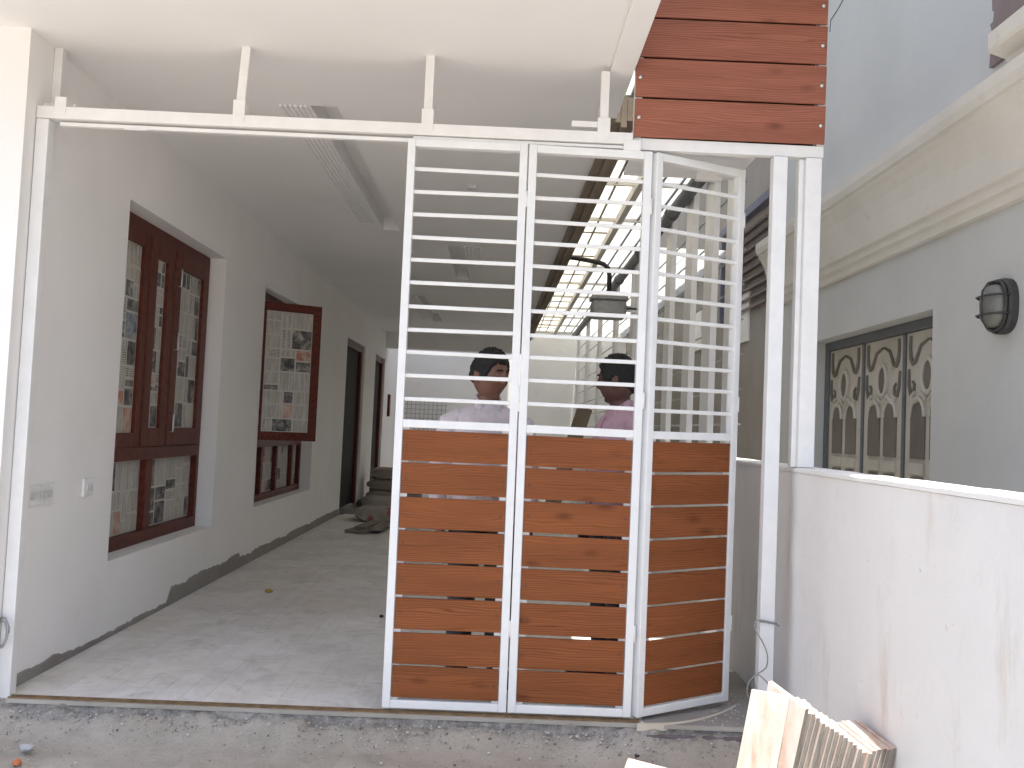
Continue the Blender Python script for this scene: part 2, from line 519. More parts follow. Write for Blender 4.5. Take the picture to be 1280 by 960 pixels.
# ceiling with three sunk light troughs
TR = [(-.974, -.835, .73, 3.72, -1), (-.47, -.335, 4.28, 6.15, 1), (-1.03, -.89, 7.6, 10.3, -1)]
cl = MB(); xs = sorted({XL - .2, .60} | {t[0] for t in TR} | {t[1] for t in TR})
ys = sorted({-1.36, YC} | {t[2] for t in TR} | {t[3] for t in TR})
CX0, CX1 = -3.6, .595
def slab_x(y):
    return CX1 - .003 if y < 1 else CX1 - .012 * (y - 1)
rx = sorted({CX0, CX1} | {t[0] for t in TR} | {t[1] for t in TR})
for j in range(len(ys) - 1):
    for i in range(len(rx) - 1):
        xa, xb, ya, yb = rx[i], rx[i + 1], ys[j], ys[j + 1]
        if any(t[0] - 1e-6 < xa and xb < t[1] + 1e-6 and t[2] - 1e-6 < ya and yb < t[3] + 1e-6 for t in TR): continue
        cl.quad((xa, ya, ZC), (xb, ya, ZC), (xb, yb, ZC), (xa, yb, ZC))
for (xa, xb, ya, yb, sd_) in TR:
    zt = ZC + .11
    cl.quad((xa, ya, ZC), (xa, yb, ZC), (xa, yb, zt), (xa, ya, zt)); cl.quad((xb, ya, ZC), (xb, yb, ZC), (xb, yb, zt), (xb, ya, zt))
    cl.quad((xa, ya, ZC), (xb, ya, ZC), (xb, ya, zt), (xa, ya, zt)); cl.quad((xa, yb, ZC), (xb, yb, ZC), (xb, yb, zt), (xa, yb, zt))
    cl.quad((xa, ya, zt), (xb, ya, zt), (xb, yb, zt), (xa, yb, zt))
ce = cl.build("ceiling", MT['ceil'], house)
for ti, (xa, xb, ya, yb, sd_) in enumerate(TR):
    for k in range(6):
        xx = (xa - .025 - k * .026) if sd_ < 0 else (xb + .025 + k * .026)
        MB().box(xx - .0065, xx + .0065, ya, yb - .25, ZC - .009, ZC + .002).build("ceiling_rib", MT['ceil'], ce, bevel=.003)
MB().box(CX0, CX1, -1.36, -1.33, ZC + .001, 3.1).box(CX0, CX1, -1.33, YC, ZC + .125, 3.1).build("roof_slab", MT['ceil'], house)
MB().box(.495, CX1, -1.358, .62, ZC - .032, ZC - .002).build("slab_lip", MT['ceil'], house, bevel=.004)
MB().box(-.215, -.155, 2.15, 2.21, ZC - .02, ZC).build("ceiling_plate", MT['switchkey'], house, bevel=.003)
MB().box(CX0, CX1 - .06, .3, YC, 3.1, 9.5).build("upper_storey", MT['wall'], house)  # unseen storey, made extra tall to shade the end wall
MB().box(CX1, 1.80, -1.26, .35, 3.415, 3.60).build("unseen_shade_slab", MT['ceil'], house)  # added overhang out of view, keeps the sun off cladding and posts
# unpainted shuttering boards left along the slab edge
for k, (dx, w_, z_) in enumerate([(0, .045, 2.80), (.047, .03, 2.775), (.079, .05, 2.81)]):
    x0, x1 = .575 + dx, .575 + dx + w_
    MB().hexa([(x0, .66, z_), (x1, .66, z_), (x1 - .15, YC, z_), (x0 - .15, YC, z_),
               (x0, .66, 2.93), (x1, .66, 2.93), (x1 - .15, YC, 2.93), (x0 - .15, YC, 2.93)]).build("shuttering_board", MT['brown'], house)

# ---- newspaper print laid out as flat cells
def newsprint(P, W, H, mb, seed, pic=.29):
    """P(u,v) -> 3-D point; recursive page layout"""
    g = random.Random(seed)
    def cell(u0, v0, u1, v1, d):
        w_, h_ = u1 - u0, v1 - v0
        if d > 0 and (w_ > .19 or h_ > .19) or d > 3:
            if h_ > w_ * 1.1 or (w_ < .17):
                s = v0 + h_ * g.uniform(.3, .7); cell(u0, v0, u1, s, d - 1); cell(u0, s, u1, v1, d - 1)
            else:
                s = u0 + w_ * g.choice((.33, .5, .66)); cell(u0, v0, s, v1, d - 1); cell(s, v0, u1, v1, d - 1)
            return
        m = .007
        k = g.random()
        mi = 3 if k < pic else (4 if k < pic + .06 else (5 if k < pic + .085 else (2 if k < pic + .22 else 1)))
        a, b, c, e = u0 + m, v0 + m, u1 - m, v1 - m
        if c - a < .01 or e - b < .01:
            mb.quad(P(u0, v0), P(u1, v0), P(u1, v1), P(u0, v1), 0); return
        mb.quad(P(a, b), P(c, b), P(c, e), P(a, e), mi)
        mb.quad(P(u0, v0), P(u1, v0), P(c, b), P(a, b), 0); mb.quad(P(u1, v0), P(u1, v1), P(c, e), P(c, b), 0)
        mb.quad(P(u1, v1), P(u0, v1), P(a, e), P(c, e), 0); mb.quad(P(u0, v1), P(u0, v0), P(a, b), P(a, e), 0)
    cell(0, 0, W, H, 6)
    return mb

def paper_on_wall(parent, x, y0, y1, z0, z1, seed, pic=.29):
    """sheets pasted on a pane lying in a plane x = const, facing +x"""
    g = random.Random(seed)
    zz = z0
    while zz < z1 - .05:
        zt = min(z1, zz + g.uniform(.34, .46))
        if z1 - zt < .15: zt = z1
        mb = newsprint(lambda u, v: (x + g.uniform(0, .0015), y0 + u, zz + v), y1 - y0, zt - zz, MB(), seed + int(zz * 100), pic)
        mb.build("newspaper", PRINT, parent)
        zz = zt

def frame_box(mb, x0, x1, ya, yb, za, zb): mb.box(x0, x1, ya, yb, za, zb)

# ---- window 1
def window_one():
    X = -2.116; T = .055
    wn = MB()
    ya, yb, za, zb = 1.05, 2.84, .415, 2.38
    x0, x1 = X - .07, X
    wn.box(x0, x1, ya, yb, zb - .075, zb); wn.box(x0, x1, ya, yb, za, za + .075)
    wn.box(x0, x1, ya, ya + .06, za + .075, zb - .075); wn.box(x0, x1, yb - .055, yb, za + .075, zb - .075)
    wn.box(x0, x1 + .004, ya + .06, yb - .055, .93, 1.01)
    wn.box(x0, x1, 1.84, 1.94, za + .075, .93)
    w1 = wn.build("window", MT['teak'], house, bevel=.004)
    # upper lights: fixed, narrow sash, broad sash
    def sash(name, y0, y1, z0, z1, st, dx, seed, tilt=0):
        s = MB()
        xx0, xx1 = X - .045 + dx, X + dx
        s.box(xx0, xx1, y0, y0 + st, z0, z1); s.box(xx0, xx1, y1 - st, y1, z0, z1)
        s.box(xx0, xx1, y0 + st, y1 - st, z1 - st, z1); s.box(xx0, xx1, y0 + st, y1 - st, z0, z0 + st)
        s.build(name, MT['teak'], w1, bevel=.004)
        MB().box(xx0 + .015, xx0 + .019, y0 + st - .004, y1 - st + .004, z0 + st - .004, z1 - st + .004).build("pane", MT['winglass'], w1)
        paper_on_wall(w1, xx0 + .022, y0 + st, y1 - st, z0 + st, z1 - st, seed)
    sash("sash", 1.112, 1.675, 1.012, 2.302, .085, .008, 11)
    sash("sash", 1.68, 2.09, 1.012, 2.302, .115, .014, 31)
    sash("sash", 2.10, 2.78, 1.012, 2.302, .115, .018, 57)
    for (y0, y1, sd_) in ((1.112, 1.84, 71), (1.94, 2.783, 93)):
        MB().box(X - .05, X - .046, y0, y1, .49, .93).build("pane", MT['winglass'], w1)
        paper_on_wall(w1, X - .043, y0, y1, .492, .928, sd_, .36)
    for zz in (2.12, 1.70, 1.16):
        MB().tube([(X + .02, 2.135, zz - .06), (X + .045, 2.135, zz - .055), (X + .045, 2.135, zz + .055), (X + .02, 2.135, zz + .06)], .006, 6).build("handle", MT['steel'], w1, smooth=True)
    MB().box(X + .0, X + .06, 1.055, 1.085, .417, .50).build("stay", MT['white'], w1, bevel=.003)
window_one()

# ---- window 2 with a casement standing open
def window_two():
    X = -2.116
    ya, yb, za, zb = 3.98, 6.32, .455, 2.37
    x0, x1 = X - .07, X
    wn = MB()
    wn.box(x0, x1, ya, yb, zb - .07, zb); wn.box(x0, x1, ya, yb, za, za + .06)
    wn.box(x0, x1, ya, ya + .06, za + .06, zb - .07); wn.box(x0, x1, yb - .06, yb, za + .06, zb - .07)
    wn.box(x0, x1 + .004, ya + .06, yb - .06, .95, 1.02)
    for yy in (4.62, 5.20, 5.88): wn.box(x0, x1, yy, yy + .07, za + .06, .95)
    for yy in (4.72, 5.50): wn.box(x0, x1, yy, yy + .07, 1.02, zb - .07)
    w2 = wn.build("window", MT['teak'], house, bevel=.004)
    for i, (y0, y1) in enumerate(((4.04, 4.62), (4.69, 5.20), (5.27, 5.88), (5.95, 6.26))):
        MB().box(X - .05, X - .046, y0, y1, za + .06, .95).build("pane", MT['winglass'], w2)
        paper_on_wall(w2, X - .043, y0, y1, za + .06, .95, 120 + i * 17, .25)
    for i, (y0, y1) in enumerate(((4.79, 5.50), (5.57, 6.26))):
        MB().box(X - .05, X - .046, y0, y1, 1.02, zb - .07).build("pane", MT['winglass'], w2)
        paper_on_wall(w2, X - .043, y0, y1, 1.02, zb - .07, 220 + i * 17, .3)
    # open casement
    a = Vector((-2.055, 4.02, 0)); b = Vector((-1.562, 4.30, 0)); d = (b - a); W = d.length; d.normalize(); nrm = Vector((-d.y, d.x, 0))
    z0, z1, st = 1.03, 2.235, .075
    def Q(u, v, t): return a + d * u + nrm * t + Vector((0, 0, v))
    s = MB()
    def hb(u0, u1, v0, v1): s.hexa([Q(u0, v0, 0), Q(u1, v0, 0), Q(u1, v0, .04), Q(u0, v0, .04), Q(u0, v1, 0), Q(u1, v1, 0), Q(u1, v1, .04), Q(u0, v1, .04)])
    hb(0, st, z0, z1); hb(W - st, W, z0, z1); hb(st, W - st, z1 - st, z1); hb(st, W - st, z0, z0 + st)
    s.build("casement", MT['teak'], w2, bevel=.004)
    g = MB(); g.hexa([Q(st, z0 + st, .018), Q(W - st, z0 + st, .018), Q(W - st, z0 + st, .022), Q(st, z0 + st, .022), Q(st, z1 - st, .018), Q(W - st, z1 - st, .018), Q(W - st, z1 - st, .022), Q(st, z1 - st, .022)])
    g.build("pane", MT['winglass'], w2)
    hh = (z1 - z0 - 2 * st)
    for k in range(2):
        mb = newsprint(lambda u, v: Q(st + u, z0 + st + k * hh / 2 + v, .014), W - 2 * st, hh / 2, MB(), 330 + k * 7, .24)
        mb.build("newspaper", PRINT, w2)
window_two()

# ---- doors along the passage
for i, (ya, yb, z1, dark) in enumerate(((8.3, 9.9, 2.35, 1), (11.08, 12.3, 2.35, 0))):
    X = -2.03
    d = MB().box(X - .09, X, ya, ya + .12, .02, z1).box(X - .09, X, yb - .12, yb, .02, z1).box(X - .09, X, ya + .12, yb - .12, z1 - .10, z1)
    dr = d.build("door", MT['teak'], house, bevel=.004)
    MB().box(X - .085, X - .045, ya + .12, yb - .12, .03, z1 - .1).build("door_leaf", MT['openblack'], dr)  # near-black sheet painted as the shade inside an open doorway
    MB().tube([(X - .03, ya + .30, .3), (X - .03, ya + .30, 2.1)], .012, 6).build("edge_strip", MT['switchkey'], dr)
    MB().box(XL - .05, XL + .05, ya - .02, yb + .02, -.006, .018).build("door_sill", MT['cement'], dr)
MB().box(XL - .01, XL + .04, 12.9, 13.05, 1.35, 1.75).build("wall_bracket", MT['teak'], house)

# ---- switch plates (screwed to the wall: things of their own)
def switch_plate(y0, y1, z0, z1, n, label):
    s = thing("switch_plate", label, "switch plate", (XL, (y0 + y1) / 2, z0))
    MB().box(XL, XL + .014, y0, y1, z0, z1).build("plate", MT['switch'], s, bevel=.004)
    for k in range(n):
        yy = y0 + .025 + (y1 - y0 - .05) * (k + .5) / n
        MB().box(XL + .014, XL + .020, yy - .013, yy + .013, z0 + .028, z1 - .028).build("switch_key", MT['switchkey'], s, bevel=.002)
switch_plate(.117, .372, .784, .872, 6, "wide white switch plate low on the passage wall near the gate post")
switch_plate(.680, .790, .786, .876, 2, "small square white switch plate low on the wall before the first window")

# ---------------------------------------------------------------- gate frame: post, beam, hangers
post = MB().box(-1.992, -1.938, .0, .054, -.03, 2.474).build("gate_post", MT['white'], bevel=.003)
tag(post, "slim white steel gate post against the pier at the left side", "post")
beam = thing("gate_beam", "long white steel track beam hung under the ceiling above the gate", "beam", (-1.99, 0, 2.48))
MB().hexa([(-1.994, 0, 2.476), (.60, 0, 2.482), (.60, .05, 2.482), (-1.994, .05, 2.476), (-1.994, 0, 2.530), (.60, 0, 2.531), (.60, .05, 2.531), (-1.994, .05, 2.530)]).build("rail", MT['white'], beam, bevel=.003)
MB().box(-1.90, -.36, .020, .046, 2.452, 2.468).build("guide_channel", MT['white'], beam, bevel=.002)
MB().box(-.36, .64, .012, .038, 2.463, 2.4765).build("guide_channel", MT['white'], beam, bevel=.002)
MB().box(-1.62, -1.52, .018, .030, 2.447, 2.4515).build("weld_scar", MT['white'], beam)
def hanger(x0, x1, kind_):
    w_ = .019
    h = MB()
    if kind_ == 0:      # straight tube standing on the beam in a sleeve
        h.hexa([(x0 - w_, 0.004, 2.531), (x0 + w_, 0.004, 2.531), (x0 + w_, .042, 2.531), (x0 - w_, .042, 2.531), (x1 - w_, 0.004, ZC), (x1 + w_, 0.004, ZC), (x1 + w_, .042, ZC), (x1 - w_, .042, ZC)])
    else:
        sg = kind_
        h.hexa([(x0 - w_, .12, 2.556), (x0 + w_, .12, 2.556), (x0 + w_, .158, 2.556), (x0 - w_, .158, 2.556), (x1 - w_, .12, ZC), (x1 + w_, .12, ZC), (x1 + w_, .158, ZC), (x1 - w_, .158, ZC)])
        a, b = sorted((x0 - sg * .03, x0 + sg * .125))
        h.box(a, b, .058, .16, 2.533, 2.562)
    hg = h.build("hanger", MT['white'], beam, bevel=.002)
    if kind_ == 0:
        MB().box(x0 - .026, x0 + .026, -.003, .052, 2.4995, 2.595).build("sleeve", MT['white'], hg, bevel=.002)
    else:
        sx = x0 + kind_ * .085
        MB().box(sx - .025, sx + .025, -.003, .11, 2.4995, 2.572).build("sleeve", MT['white'], hg, bevel=.002)
hanger(-1.977, -1.975, 1)
hanger(-1.120, -1.105, 0)
hanger(-.300, -.300, 0)
# right hanger stands beside its arm
h = MB().box(.452, .489, .004, .042, 2.531, ZC - .034).box(.33, .452, .01, .04, 2.551, 2.577)
hg = h.build("hanger", MT['white'], beam, bevel=.002)
MB().box(.443, .498, -.003, .052, 2.4995, 2.592).build("sleeve", MT['white'], hg, bevel=.002)
MB().box(.56, .635, -.004, .05, 2.452, 2.4985).build("end_block", MT['white'], beam, bevel=.003)

# ---------------------------------------------------------------- folding gate leaves
def gate_leaf(bl, br, tl, tr, label, depth=.042, seed=1):
    bl, br, tl, tr = (Vector(p) for p in (bl, br, tl, tr))
    nrm = (br - bl).cross(Vector((0, 0, 1))).normalized() * -1     # pointing away from the camera
    if nrm.y < 0: nrm = -nrm
    W = (br - bl).length; H = (tl - bl).length
    def P(u, v, d):
        a = u / W; b = v / H
        return bl * (1 - a) * (1 - b) + br * a * (1 - b) + tl * (1 - a) * b + tr * a * b + nrm * d
    def hx(mb, u0, u1, v0, v1, d0, d1):
        return mb.hexa([P(u0, v0, d0), P(u1, v0, d0), P(u1, v0, d1), P(u0, v0, d1), P(u0, v1, d0), P(u1, v1, d0), P(u1, v1, d1), P(u0, v1, d1)])
    g = thing("gate_leaf", label, "gate leaf", bl, "leaves of the folding gate")
    ga = random.Random(seed)
    F = .034; MR = H * (1.2195 / 2.44)
    fr = MB()
    hx(fr, 0, F, 0, H, 0, depth); hx(fr, W - F, W, 0, H, 0, depth)
    hx(fr, F, W - F, 0, F, .0015, depth - .0015); hx(fr, F, W - F, H - F, H, .0015, depth - .0015); hx(fr, F, W - F, MR - F, MR, .0015, depth - .0015)
    fr.build("frame", MT['white_clean'], g, bevel=.0025, loc=bl)
    # round bars
    b0, b1 = MR + .090, H - .131
    for k in range(11):
        v = b0 + (b1 - b0) * k / 10 + ga.uniform(-.003, .003)
        v2 = v + ga.uniform(-.004, .004)
        m = MB()
        m.hexa([P(F - .002, v - .0085, .012), P(W - F + .002, v2 - .0085, .012), P(W - F + .002, v2 - .0085, .026), P(F - .002, v - .0085, .026),
                P(F - .002, v + .0085, .012), P(W - F + .002, v2 + .0085, .012), P(W - F + .002, v2 + .0085, .026), P(F - .002, v + .0085, .026)])
        m.build("bar", MT['white'], g, bevel=.003, loc=P(F, v, .02))
    # boards
    n = 8; v0 = F + .004; v1 = MR - F - .004; pitch = (v1 - v0) / n; gap = .011
    for k in range(n):
        a, b = v0 + k * pitch + gap / 2, v0 + (k + 1) * pitch - gap / 2
        j = ga.uniform(-.0025, .0025)
        m = MB(); hx(m, F + .003, W - F - .003, a + j, b + j, .006, .016)
        bo = m.build("board", MT['board'], g, bevel=.0015, loc=P(F, a, .006))
        for uu_ in (F + .022, W - F - .022):
            c = P(uu_, (a + b) / 2 + ga.uniform(-.012, .012), .0055)
            rm = MB().tube([c + nrm * .002, c - nrm * .0015], [.0065, .005], 10)
            rm.build("rivet", MT['rivet'], bo, loc=c)
    for (u0, u1) in ((F, F + .030), (W - F - .030, W - F)):
        m = MB(); hx(m, u0, u1, F, MR - F, .0175, .0215)
        m.build("backing_strip", MT['white_clean'], g, loc=P(u0, F, .018))
    # hinges on the outer stile
    for v in (.35, 1.35, 2.2):
        c = P(W + .002, v, .004)
        MB().tube([c - Vector((0, 0, .035)), c + Vector((0, 0, .035))], .006, 8).build("hinge", MT['white'], g, smooth=True, loc=c)
    return P
gate_leaf((-.374, 0, .018), (.152, 0, .018), (-.380, 0, 2.462), (.143, 0, 2.462), "leftmost gate leaf of brown boards and bars, its free edge beside the open passage", seed=3)
gate_leaf((.158, 0, .018), (.681, 0, .018), (.149, 0, 2.460), (.688, 0, 2.452), "middle gate leaf of brown boards and bars, flat between its two neighbours", seed=5)
L3 = gate_leaf((.708, -.002, .018), (1.163, .27, .030), (.710, -.002, 2.450), (1.151, .205, 2.450), "rightmost gate leaf of brown boards and bars, folded back at an angle", seed=9)

# upright that carries the folded leaf
hs = MB().box(.684, .700, .028, .06, -.01, 2.455).build("gate_post", mat_paint("grey_primer", (.50, .52, .53), rust=False), bevel=.003)
tag(hs, "narrow grey hinge upright between the middle gate leaf and the folded leaf", "post")
# rough cement patch by the folded leaf
MB().box(.74, 1.353, -.020, .9, -.01, .0035).build("cement_patch", MT['cement'], floor)

# floor track: straight lip and the arc of the folding leaf
MT['nosing'] = mat_plaster("dusty_nosing", (.40, .37, .325), .12, (.2, .17, .14), .8, bumpy=.6)
tk = thing("floor_track", "thin rusty brown floor channel running along the gate line", "track", (-1.9, -.01, 0))
MB().box(-1.935, .72, -.022, -.012, .0, .008).box(-1.935, .72, .010, .020, .0, .008).build("channel_lip", mat_simple("ochre_rust", (.20, .125, .06), .8, var=.4, scale=25), tk)
MB().box(-1.935, 1.3, -.036, -.0225, -.012, .0035).build("nosing", MT["nosing"], tk)
arc = MB(); pts = []
for i in range(25):
    t = i / 24
    x = .70 + .50 * t; y = -.052 + .33 * t ** 2.1
    pts.append((x, y))
for i, (x, y) in enumerate(pts):
    arc.v += [(x, y, -.02), (x + .01, y + .028, -.02), (x + .01, y + .028, .006), (x, y, .006)]
for i in range(24):
    for k in range(4):
        arc.f.append([i * 4 + k, i * 4 + (k + 1) % 4, (i + 1) * 4 + (k + 1) % 4, (i + 1) * 4 + k]); arc.m.append(0)
ar = arc.build("floor_arc", mat_plaster("cream_arc", (.62, .56, .46), .08, dirt_amt=.5))
tag(ar, "curved cream strip on the ground under the folded gate leaf", "track")
ks = MB().box(.74, 1.33, -.075, -.052, -.13, -.028).build("kerb_angle", mat_simple("dusty_purple_steel", (.13, .105, .115), .8, var=.3), bevel=.003)
tag(ks, "dusty dark steel angle edging the ground below the folded gate leaf", "steel edging")

# ---------------------------------------------------------------- posts at right
p1 = MB().box(1.219, 1.281, 0, .055, -.12, 2.458).build("gate_post", MT['white_clean'], bevel=.003)
tag(p1, "tall white steel post in front of the boundary wall, wire tied low down", "post", None)
p2 = MB().box(1.362, 1.432, .002, .075, 1.106, 2.458).box(1.340, 1.362, .03, .075, 1.106, 2.458).build("gate_post", MT['white'], bevel=.003)
tag(p2, "white steel post standing on top of the boundary wall under the cladding", "post")

# ---------------------------------------------------------------- wood cladding over the gate
cp = thing("cladding_panel", "wood cladding boards with redder light painted in, on the balcony front above the gate", "cladding", (.6, 0, 2.51))
bz = [2.516, 2.694, 2.873, 3.052, 3.231, 3.408]
for k in range(5):
    m = MB()
    m.hexa([(.603, 0, bz[k] + .0), (1.439, 0, bz[k] + .004), (1.439, .012, bz[k] + .004), (.603, .012, bz[k]),
            (.603, 0, bz[k + 1] - .009), (1.441, 0, bz[k + 1] - .005), (1.441, .012, bz[k + 1] - .005), (.603, .012, bz[k + 1] - .009)])
    bo = m.build("board", MT['panel'], cp, bevel=.0015, loc=(.603, 0, bz[k]))
    for xx in (.622, 1.420):
        zc = (bz[k] + bz[k + 1]) / 2 - .004
        MB().tube([(xx, .002, zc), (xx, -.004, zc), (xx, -.007, zc)], [.010, .009, .004], 12).build("screw", MT['steel'], bo, smooth=True, loc=(xx, 0, zc))
fr = MB()
for xx in (.603, 1.408): fr.box(xx, xx + .032, .014, .05, 2.516, 3.41)
fr.box(.603, 1.44, .015, .05, 2.463, 2.5135)
fr.build("steel_frame", MT['white'], cp)
MB().box(.635, 1.408, .055, .08, 2.52, 3.41).build("back_sheet", MT['openblack'], cp)
MB().box(.64, 1.20, .085, .62, 2.516, 2.54).build("soffit_sheet", MT['ceil'], cp)
MB().box(.955, 1.08, .36, .40, 2.44, 2.514).build("bracket", MT['white'], cp, bevel=.003)

# ---------------------------------------------------------------- boundary wall
bw = thing("boundary_wall", "low plastered white boundary wall with stains, right of the gate", "wall", (1.36, 0, -.13))
bm_ = MB(); NY, NZ = 120, 30
def bwx(y, z): return 1.36 + .004 * mnoise.fractal(Vector((y * 3, z * 3, 0)), .9, 2, 4)
Y0, Y1 = -3.1, 14.39
ylist = [Y0 + (2.2 + 3.1) * i / NY for i in range(NY + 1)] + [Y1]
for y in ylist:
    for k in range(NZ + 1):
        z = -.13 + 1.212 * k / NZ
        bm_.v.append((bwx(y, z), y, z))
for i in range(len(ylist) - 1):
    for k in range(NZ):
        bm_.f.append([i * (NZ + 1) + k, (i + 1) * (NZ + 1) + k, (i + 1) * (NZ + 1) + k + 1, i * (NZ + 1) + k + 1]); bm_.m.append(0)
bm_.box(1.372, 1.50, Y0 + .002, Y1, -.13, 1.082)
bm_.build("wall_face", MT['bwall'], bw)
cpn = MB(); N = 160
for i in range(N + 1):
    y = Y0 + (Y1 - Y0) * i / N
    j = .003 * mnoise.fractal(Vector((y * 6, 3, 0)), .8, 2, 4)
    cpn.v += [(1.354 + j, y, 1.084), (1.355 + j, y, 1.099 + j), (1.366, y, 1.104 + j), (1.505, y, 1.104 + j), (1.505, y, 1.078)]
for i in range(N):
    for k in range(5):
        cpn.f.append([i * 5 + k, i * 5 + (k + 1) % 5, (i + 1) * 5 + (k + 1) % 5, (i + 1) * 5 + k]); cpn.m.append(0)
cpn.build("coping", MT['coping'], bw)

# ---------------------------------------------------------------- grille on the wall inside the passage
gr = thing("wall_grille", "row of white flat posts with thin rods on the boundary wall inside", "grille", (1.40, 1.2, 1.1))
py = [1.385, 1.985, 2.63, 3.45, 4.4, 5.5, 7.0, 8.8, 10.6, 12.4]
pm = MB().box(-.02, .02, -.12, .12, 0, 1.90).mesh("post", MT['white'])
for y in py:
    p = bpy.data.objects.new("post", pm); COL.objects.link(p); p.location = (1.40, y, 1.104); attach(p, gr)
for z in [1.30 + .2 * k for k in range(8)]:
    MB().tube([(1.43, 1.26, z), (1.43, 12.5, z)], .006, 6).build("rod", MT['galv'], gr, loc=(1.43, 1.26, z))
MB().box(1.375, 1.425, 1.1, 12.7, 3.006, 3.06).build("top_rail", MT['white'], gr)

# ---------------------------------------------------------------- translucent roof over the strip beside the slab
rf = thing("skylight_roof", "strip of glowing milky roof sheets on a steel grid beside the slab", "roof", (.9, 1, 3.2))
bays = [.75 + 1.25 * i for i in range(11)]
cols_ = [(.605, .755), (.765, .905), (.915, 1.055)]
for j in range(len(bays)):
    ya, yb = bays[j], min(bays[j] + 1.22, YE - .02)
    for (xa, xb) in cols_:
        MB().box(xa, xb, ya, yb, 3.205, 3.208).build("roof_sheet", MT['sheet'], rf, loc=(xa, ya, 3.2))
    for (xa, xb) in ((1.115, 1.255), (1.265, 1.405), (1.415, 1.56)) + (((1.57, 2.03), (2.04, 2.50)) if ya > 5.5 else ()):  # far columns over the alley added to shade the end wall
        MB().box(xa, xb, ya, yb, 3.205, 3.208).build("roof_sheet", MT['sheet_white'], rf, loc=(xa, ya, 3.2))
    MB().box(.58, 1.57, yb + .002, yb + .028, 3.17, 3.20).build("purlin", MT['cream'], rf)
    MB().box(.62, 1.05, (ya + yb) / 2, (ya + yb) / 2 + .012, 3.19, 3.2035).build("lath", MT['brown'], rf)
for x in (.760, .910, 1.260, 1.410):
    MB().box(x - .007, x + .007, .75, YE - .02, 3.185, 3.204).build("glazing_bar", MT['greypipe'], rf)
MB().box(1.058, 1.112, .75, YE - .02, 3.14, 3.21).build("long_beam", MT['cream'], rf)

# drain pipe and bits on the grille
dp = MB().tube([(1.335, 1.15, 2.94), (1.335, 12.6, 2.94)], .048, 14)
for y in (1.5, 3.1, 4.7, 6.3): dp.tube([(1.335, y, 2.94), (1.335, y + .08, 2.94)], .057, 14)
o = dp.build("drain_pipe", MT['greypipe'], smooth=False)
tag(o, "long dark grey drain pipe running below the skylight roof", "pipe")

# hanging grey box with bent pipe
hb = thing("hanging_box", "grey metal box with a bent dark pipe, mounted beside the passage", "box", (1.2, 5.2, 2.3))
sx = 9.18 / 7.48
def hp(x, z): return (.0751 + (x - .0751) * sx, 5.2, 1.2166 + (z - 1.2166) * sx)
a0 = hp(.774, 2.145); a1 = hp(1.05, 2.325)
MB().box(a0[0], a1[0], 5.1, 5.35, a0[2], a1[2] - .04).build("body", MT['greybox'], hb, bevel=.03)
MB().box(a0[0] - .012, a1[0] + .012, 5.088, 5.362, a1[2] - .04, a1[2]).build("lid", MT['greybox'], hb, bevel=.008)
path = [hp(.521, 2.64), hp(.66, 2.625), hp(.80, 2.605), hp(.86, 2.59), hp(.895, 2.56), hp(.91, 2.50), hp(.912, 2.325)]
MB().tube(path, .024, 10).build("bent_pipe", MT['black'], hb, smooth=True)
MB().box(a1[0], 1.385, 5.2, 5.24, a0[2] + .08, a0[2] + .12).box(a1[0], 1.385, 5.2, 5.24, a1[2] - .12, a1[2] - .08).build("wall_arm", MT['white'], hb)

# ---------------------------------------------------------------- neighbour's house
nb = thing("neighbour_house", "blue grey neighbouring house with cream cornice and a recessed door", "house", (2.5, 1, -.13))
NX = 2.5; DY0, DY1, DZ = 1.21, 3.30, 2.0
n = MB()
n.box(NX, NX + .25, -3.2, DY0, -.13, 2.55).box(NX, NX + .25, DY1, 4.2, -.13, 2.55).box(NX, NX + .25, DY0, DY1, DZ, 2.55)
n.build("lower_wall", MT['lower'], nb)
MB().box(NX, NX + .25, -3.2, 4.2, 2.553, 6.0).build("upper_wall", MT['blue'], nb)
MB().box(NX + .02, NX + .25, 4.203, 14.6, -.13, 6.0).build("rear_wall", MT['rear'], nb)
for y_, z_ in ((5.2, 2.2), (7.4, 2.3), (9.6, 2.3)): MB().box(NX, NX + .03, y_, y_ + .45, z_, z_ + .5).build("sky_gap_panel", MT['coping'], nb)  # white panels painted as bright sky gaps behind the posts
MB().box(NX + .253, 9, 4.0, 4.2, -.13, 6.0).box(NX + .253, 9, -3.2, -3.0, -.13, 6).box(NX + .05, 9, -3.2, 4.2, 6.003, 6.15).build("flank_wall", MT['lower'], nb)
prof = [(2.51, 2.40), (2.468, 2.405), (2.462, 2.45), (2.440, 2.462), (2.436, 2.505), (2.415, 2.515), (2.405, 2.58), (2.39, 2.66), (2.365, 2.745), (2.335, 2.805), (2.315, 2.83), (2.315, 2.85), (2.297, 2.858), (2.285, 2.90), (2.283, 2.955), (2.30, 2.965), (2.51, 2.972)]
MB().prism(prof, 'y', -3.15, 4.2).build("cornice", MT['cream'], nb)
prof2 = [(2.51, 2.974), (2.385, 2.985), (2.36, 3.0), (2.345, 3.03), (2.30, 3.045), (2.27, 3.055), (2.262, 3.072), (2.262, 3.145), (2.51, 3.15)]
MB().prism(prof2, 'y', -3.12, .215).build("window_sill", MT['cream'], nb)
jag = [(.60 + .02 * rnd.random(), 3.153)]
zz = 3.153
while zz < 3.9:
    zz += rnd.uniform(.05, .12); jag.append((.59 + rnd.uniform(-.025, .03), zz)); jag.append((.59 + rnd.uniform(-.025, .03), zz + .004))
jag += [(-3.1, zz), (-3.1, 3.153)]
MB().prism([(a, b) for a, b in jag], 'x', 2.478, 2.505).build("stone_cladding", mat_plaster("mauve_stone", (.21, .165, .155), .06, (.12, .10, .10), .6, bumpy=.9), nb)
